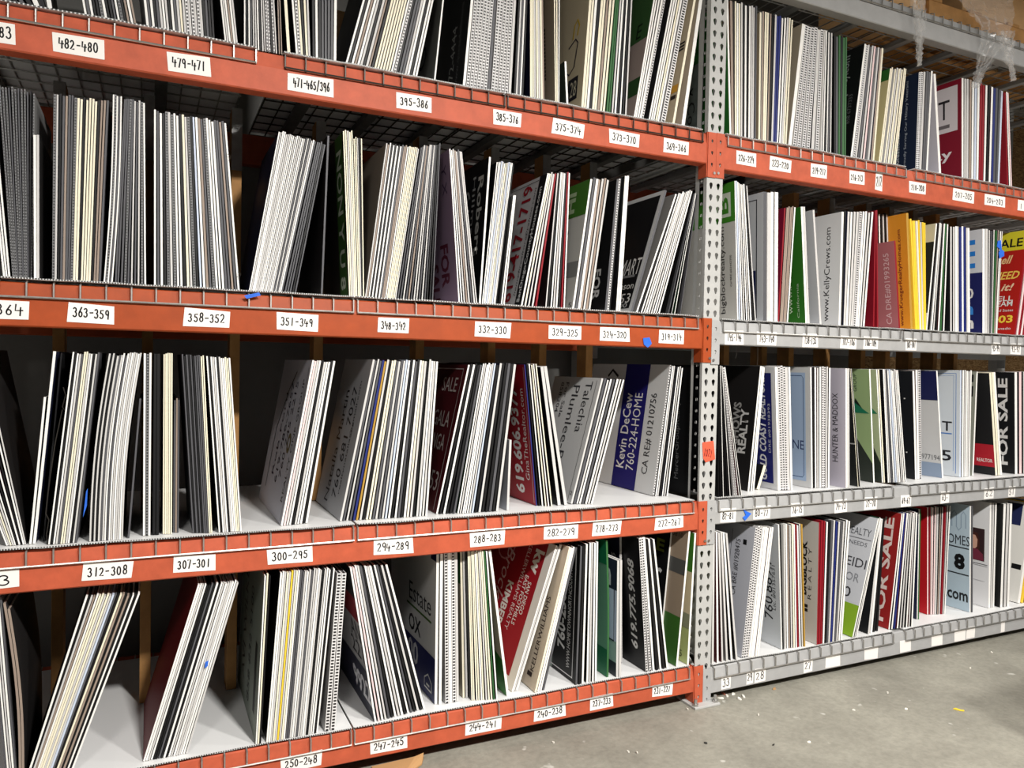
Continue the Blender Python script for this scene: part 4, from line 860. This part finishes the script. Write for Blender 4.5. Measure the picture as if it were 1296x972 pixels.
# ------------------------------------------------------------------ top of the right bay: pallet, cartons, plastic wrap
ZT = zt('R5')+WIRE_R*2+.001
CARD = mat('cardboard', (206, 164, 116), .8, noise=.1, scale=12)
x0, x1 = x_at(1176, .06, ZT+.03), 3.5
pal = empty('wooden_pallet', ((x0+x1)/2, .55, ZT), 'wooden pallet lying on the topmost grey shelf', 'pallet')
ox = -(x0+x1)/2
for i in range(3):
    bm = bmesh.new(); box(bm, x0+ox, -.49+i*.45, .0, x1+ox, -.40+i*.45, .10); obj('runner', bm, WOODM, pal, bevel=.003)
for i in range(7):
    bm = bmesh.new(); xx = x0+ox+(x1-x0-.1)*i/6; box(bm, xx, -.49, .101, xx+.1, .50, .12); obj('deck_board', bm, WOODM, pal, bevel=.003)
def carton(xa, xb, ya, yb, z, h, label):
    r = empty('cardboard_box', ((xa+xb)/2, (ya+yb)/2, z), label, 'box')
    hw, hd = (xb-xa)/2, (yb-ya)/2
    bm = bmesh.new(); box(bm, -hw, -hd, 0, hw, hd, h); obj('carton_body', bm, CARD, r, bevel=.004)
    bm = bmesh.new(); box(bm, -hw, -.025, h+.0003, hw, .025, h+.001); obj('sealing_tape', bm, mat('packing_tape', (200, 168, 120), .3), r)
xb0 = x_at(1212, .12, ZT+.2)
carton(xb0, xb0+.75, .09, .6, ZT+.1215, .42, 'tan cardboard box on the pallet above the plastic wrap')
carton(x_at(1118, .08, ZT+.1), x_at(1172, .08, ZT+.1), .08, .5, ZT, .3, 'brown cardboard box on the topmost grey shelf left of pallet')
def clear_plastic():
    mt = bpy.data.materials.new('clear_plastic'); mt.use_nodes = True; nt = mt.node_tree; b = nt.nodes['Principled BSDF']
    b.inputs['Base Color'].default_value = (.86, .85, .84, 1); b.inputs['Roughness'].default_value = .18; b.inputs['Alpha'].default_value = .2
    b.inputs['Specular IOR Level'].default_value = .9
    return mt
PLAS = clear_plastic()
def wrap(spine, y, label, seed):
    rnd = random.Random(seed); bm = bmesh.new(); nu = 14; rows = []
    n = len(spine)
    for i in range((n-1)*6+1):
        f = i/6; k = min(int(f), n-2); f -= k
        l = [spine[k][j]+(spine[k+1][j]-spine[k][j])*f for j in range(3)]
        row = []
        for j in range(nu+1):
            px = l[0]+(l[1]-l[0])*j/nu
            p = on_y(px, l[2], y); p.y += rnd.uniform(-.016, .0)+.012*math.sin(j*1.9+i*.35); p.x += rnd.uniform(-.004, .004)
            row.append(bm.verts.new(p))
        rows.append(row)
    for i in range(len(rows)-1):
        for j in range(nu): bm.faces.new((rows[i][j], rows[i][j+1], rows[i+1][j+1], rows[i+1][j]))
    o = obj('plastic_wrap', bm, PLAS, recalc=False); return tag(o, label, 'plastic wrap')
wrap([(1153, 1170, -14), (1154, 1169, 10), (1156, 1168, 32), (1158, 1166, 55), (1160, 1164, 72), (1161, 1163, 84)], -.035, 'narrow strand of clear plastic wrap hanging over grey beam', 3)
wrap([(1205, 1282, -14), (1222, 1280, 12), (1238, 1278, 35), (1240, 1272, 55), (1236, 1256, 75), (1232, 1244, 92), (1230, 1236, 112)], -.035, 'wide torn sheet of clear plastic wrap hanging from pallet', 5)
wrap([(1262, 1282, 40), (1268, 1281, 60), (1272, 1279, 78), (1279, 1281, 92), (1280, 1281, 103)], -.08, 'short tail of clear plastic wrap right of the wide sheet', 8)
# sign fixed to the strand board wall, far behind
p0, p1 = on_y(1278, 128, 2.53), on_y(1312, 152, 2.53)
bm = bmesh.new(); box(bm, p0.x, 2.532, p1.z, p1.x+.1, 2.545, p0.z); o = obj('wall_sign', bm, mat('wall_sign_grey', (176, 170, 160), .6)); tag(o, 'grey lettered sign on the strand board wall behind the rack', 'sign')
me = text_mesh('eDing'); xs = [q.co.x for q in me.vertices]; mx = max(xs)
for q in me.vertices: q.co = Vector((p0.x+.02+q.co.x/mx*.30, 2.531, p1.z+.07+q.co.y*.09))
me.materials.append(INK); t = bpy.data.objects.new('lettering', me); COL.objects.link(t); t.parent = o
# brown boxes behind the top orange shelf, cardboard backing behind the coloured signs
carton(on_y(425, 20, .55).x, on_y(470, 20, .55).x, .55, .95, DECK['A']+.0012, .42, 'brown box deep on the top orange shelf behind leaning signs')
bm = bmesh.new(); xa = x_at(1195, .95, zt('R3')+.3); box(bm, xa, .93, DECK['R3']+.001, 3.3, .936, zb('R4')-.06); o = obj('cardboard_sheet', bm, mat('cardboard_dark', (150, 108, 70), .85)); tag(o, 'brown cardboard sheet standing behind the SALE sign', 'cardboard sheet')

# carton stack added unseen beyond the right edge of the view, to throw the floor shadow
pal2 = empty('wooden_pallet', (1.584, -1.606, 0), 'unseen wooden pallet added on the aisle floor under four cartons', 'pallet')
for i in range(3):
    bm = bmesh.new(); box(bm, -.62, -.34+i*.3, 0, .62, -.26+i*.3, .09); obj('runner', bm, WOODM, pal2)
for i in range(7):
    bm = bmesh.new(); box(bm, -.62+i*.19, -.36, .0905, -.52+i*.19, .36, .11); obj('deck_board', bm, WOODM, pal2)
for i in range(2):
    for j in range(2):
        carton(.964+i*.622, 1.582+i*.622, -1.956, -1.246, .1115+j*.4525, .45, 'unseen carton added for its shadow, %s of the %s column on the aisle pallet' % (('lower', 'upper')[j], ('nearer', 'farther')[i]))
# ------------------------------------------------------------------ floor litter
LITM = {'w': mat('litter_pale', (226, 222, 212), .8), 'y': mat('litter_yellow', (232, 200, 60), .6), 'b': mat('litter_brown', (176, 136, 92), .8), 'k': mat('litter_dark', (60, 58, 54), .8), 'r': mat('litter_rust', (150, 90, 70), .8)}
def chip(px, py, ln, wd, m, label, group=None):
    p = on_z(px, py, .001); bm = bmesh.new(); n = 7; th = random.random()*6.28; r_ = random.Random(px)
    a = []
    for i in range(n):
        f = 2*math.pi*i/n; q = Vector((math.cos(f)*ln*r_.uniform(.7, 1.1), math.sin(f)*wd*r_.uniform(.6, 1.1), 0)); q.rotate(Matrix.Rotation(th, 3, 'Z')); a.append(q)
    lo = [bm.verts.new(q) for q in a]; hi = [bm.verts.new(q*.9+Vector((0, 0, .003+.004*r_.random()))) for q in a]
    bm.faces.new(lo[::-1]); bm.faces.new(hi)
    for i in range(n): bm.faces.new((lo[i], lo[(i+1) % n], hi[(i+1) % n], hi[i]))
    o = obj('floor_scrap', bm, LITM[m], loc=p); tag(o, label, 'scrap', group)
chip(1214, 899, .022, .006, 'y', 'yellow scrap lying on the open concrete floor')
for i, (px, py, m) in enumerate(((912, 884, 'w'), (920, 881, 'w'), (928, 879, 'w'), (936, 885, 'w'), (906, 881, 'r'), (941, 882, 'w'), (980, 872, 'b'), (915, 878, 'r'))):
    chip(px, py, .016, .008, m, 'small pale chips of debris by the foot of the middle upright', 'debris at the upright foot')
for i, (px, py, m) in enumerate(((1123, 877, 'w'), (1080, 899, 'w'), (1024, 940, 'w'), (1147, 898, 'w'), (979, 943, 'k'), (893, 941, 'k'), (870, 898, 'w'), (795, 952, 'w'), (806, 953, 'w'), (700, 940, 'w'), (1228, 846, 'w'), (1255, 826, 'w'), (960, 905, 'w'))):
    chip(px, py, .008, .004, m, 'tiny speck of litter on the open concrete floor', 'specks on the floor')
# torn cardboard strip sticking out from under the lowest orange beam
q = [on_z(*p, .004) for p in ((470, 972), (500, 966), (525, 966), (536, 961), (534, 968), (510, 985), (480, 990))]
bm = bmesh.new(); lo = [bm.verts.new(v) for v in q]; hi = [bm.verts.new(v+Vector((0, 0, .006+.02*(i in (2, 3))))) for i, v in enumerate(q)]
bm.faces.new(lo); bm.faces.new(hi[::-1])
for i in range(len(q)): bm.faces.new((lo[i], lo[(i+1) % len(q)], hi[(i+1) % len(q)], hi[i]))
tag(obj('cardboard_scrap', bm, LITM['b']), 'torn tan cardboard scrap on the floor under lowest orange beam', 'scrap')
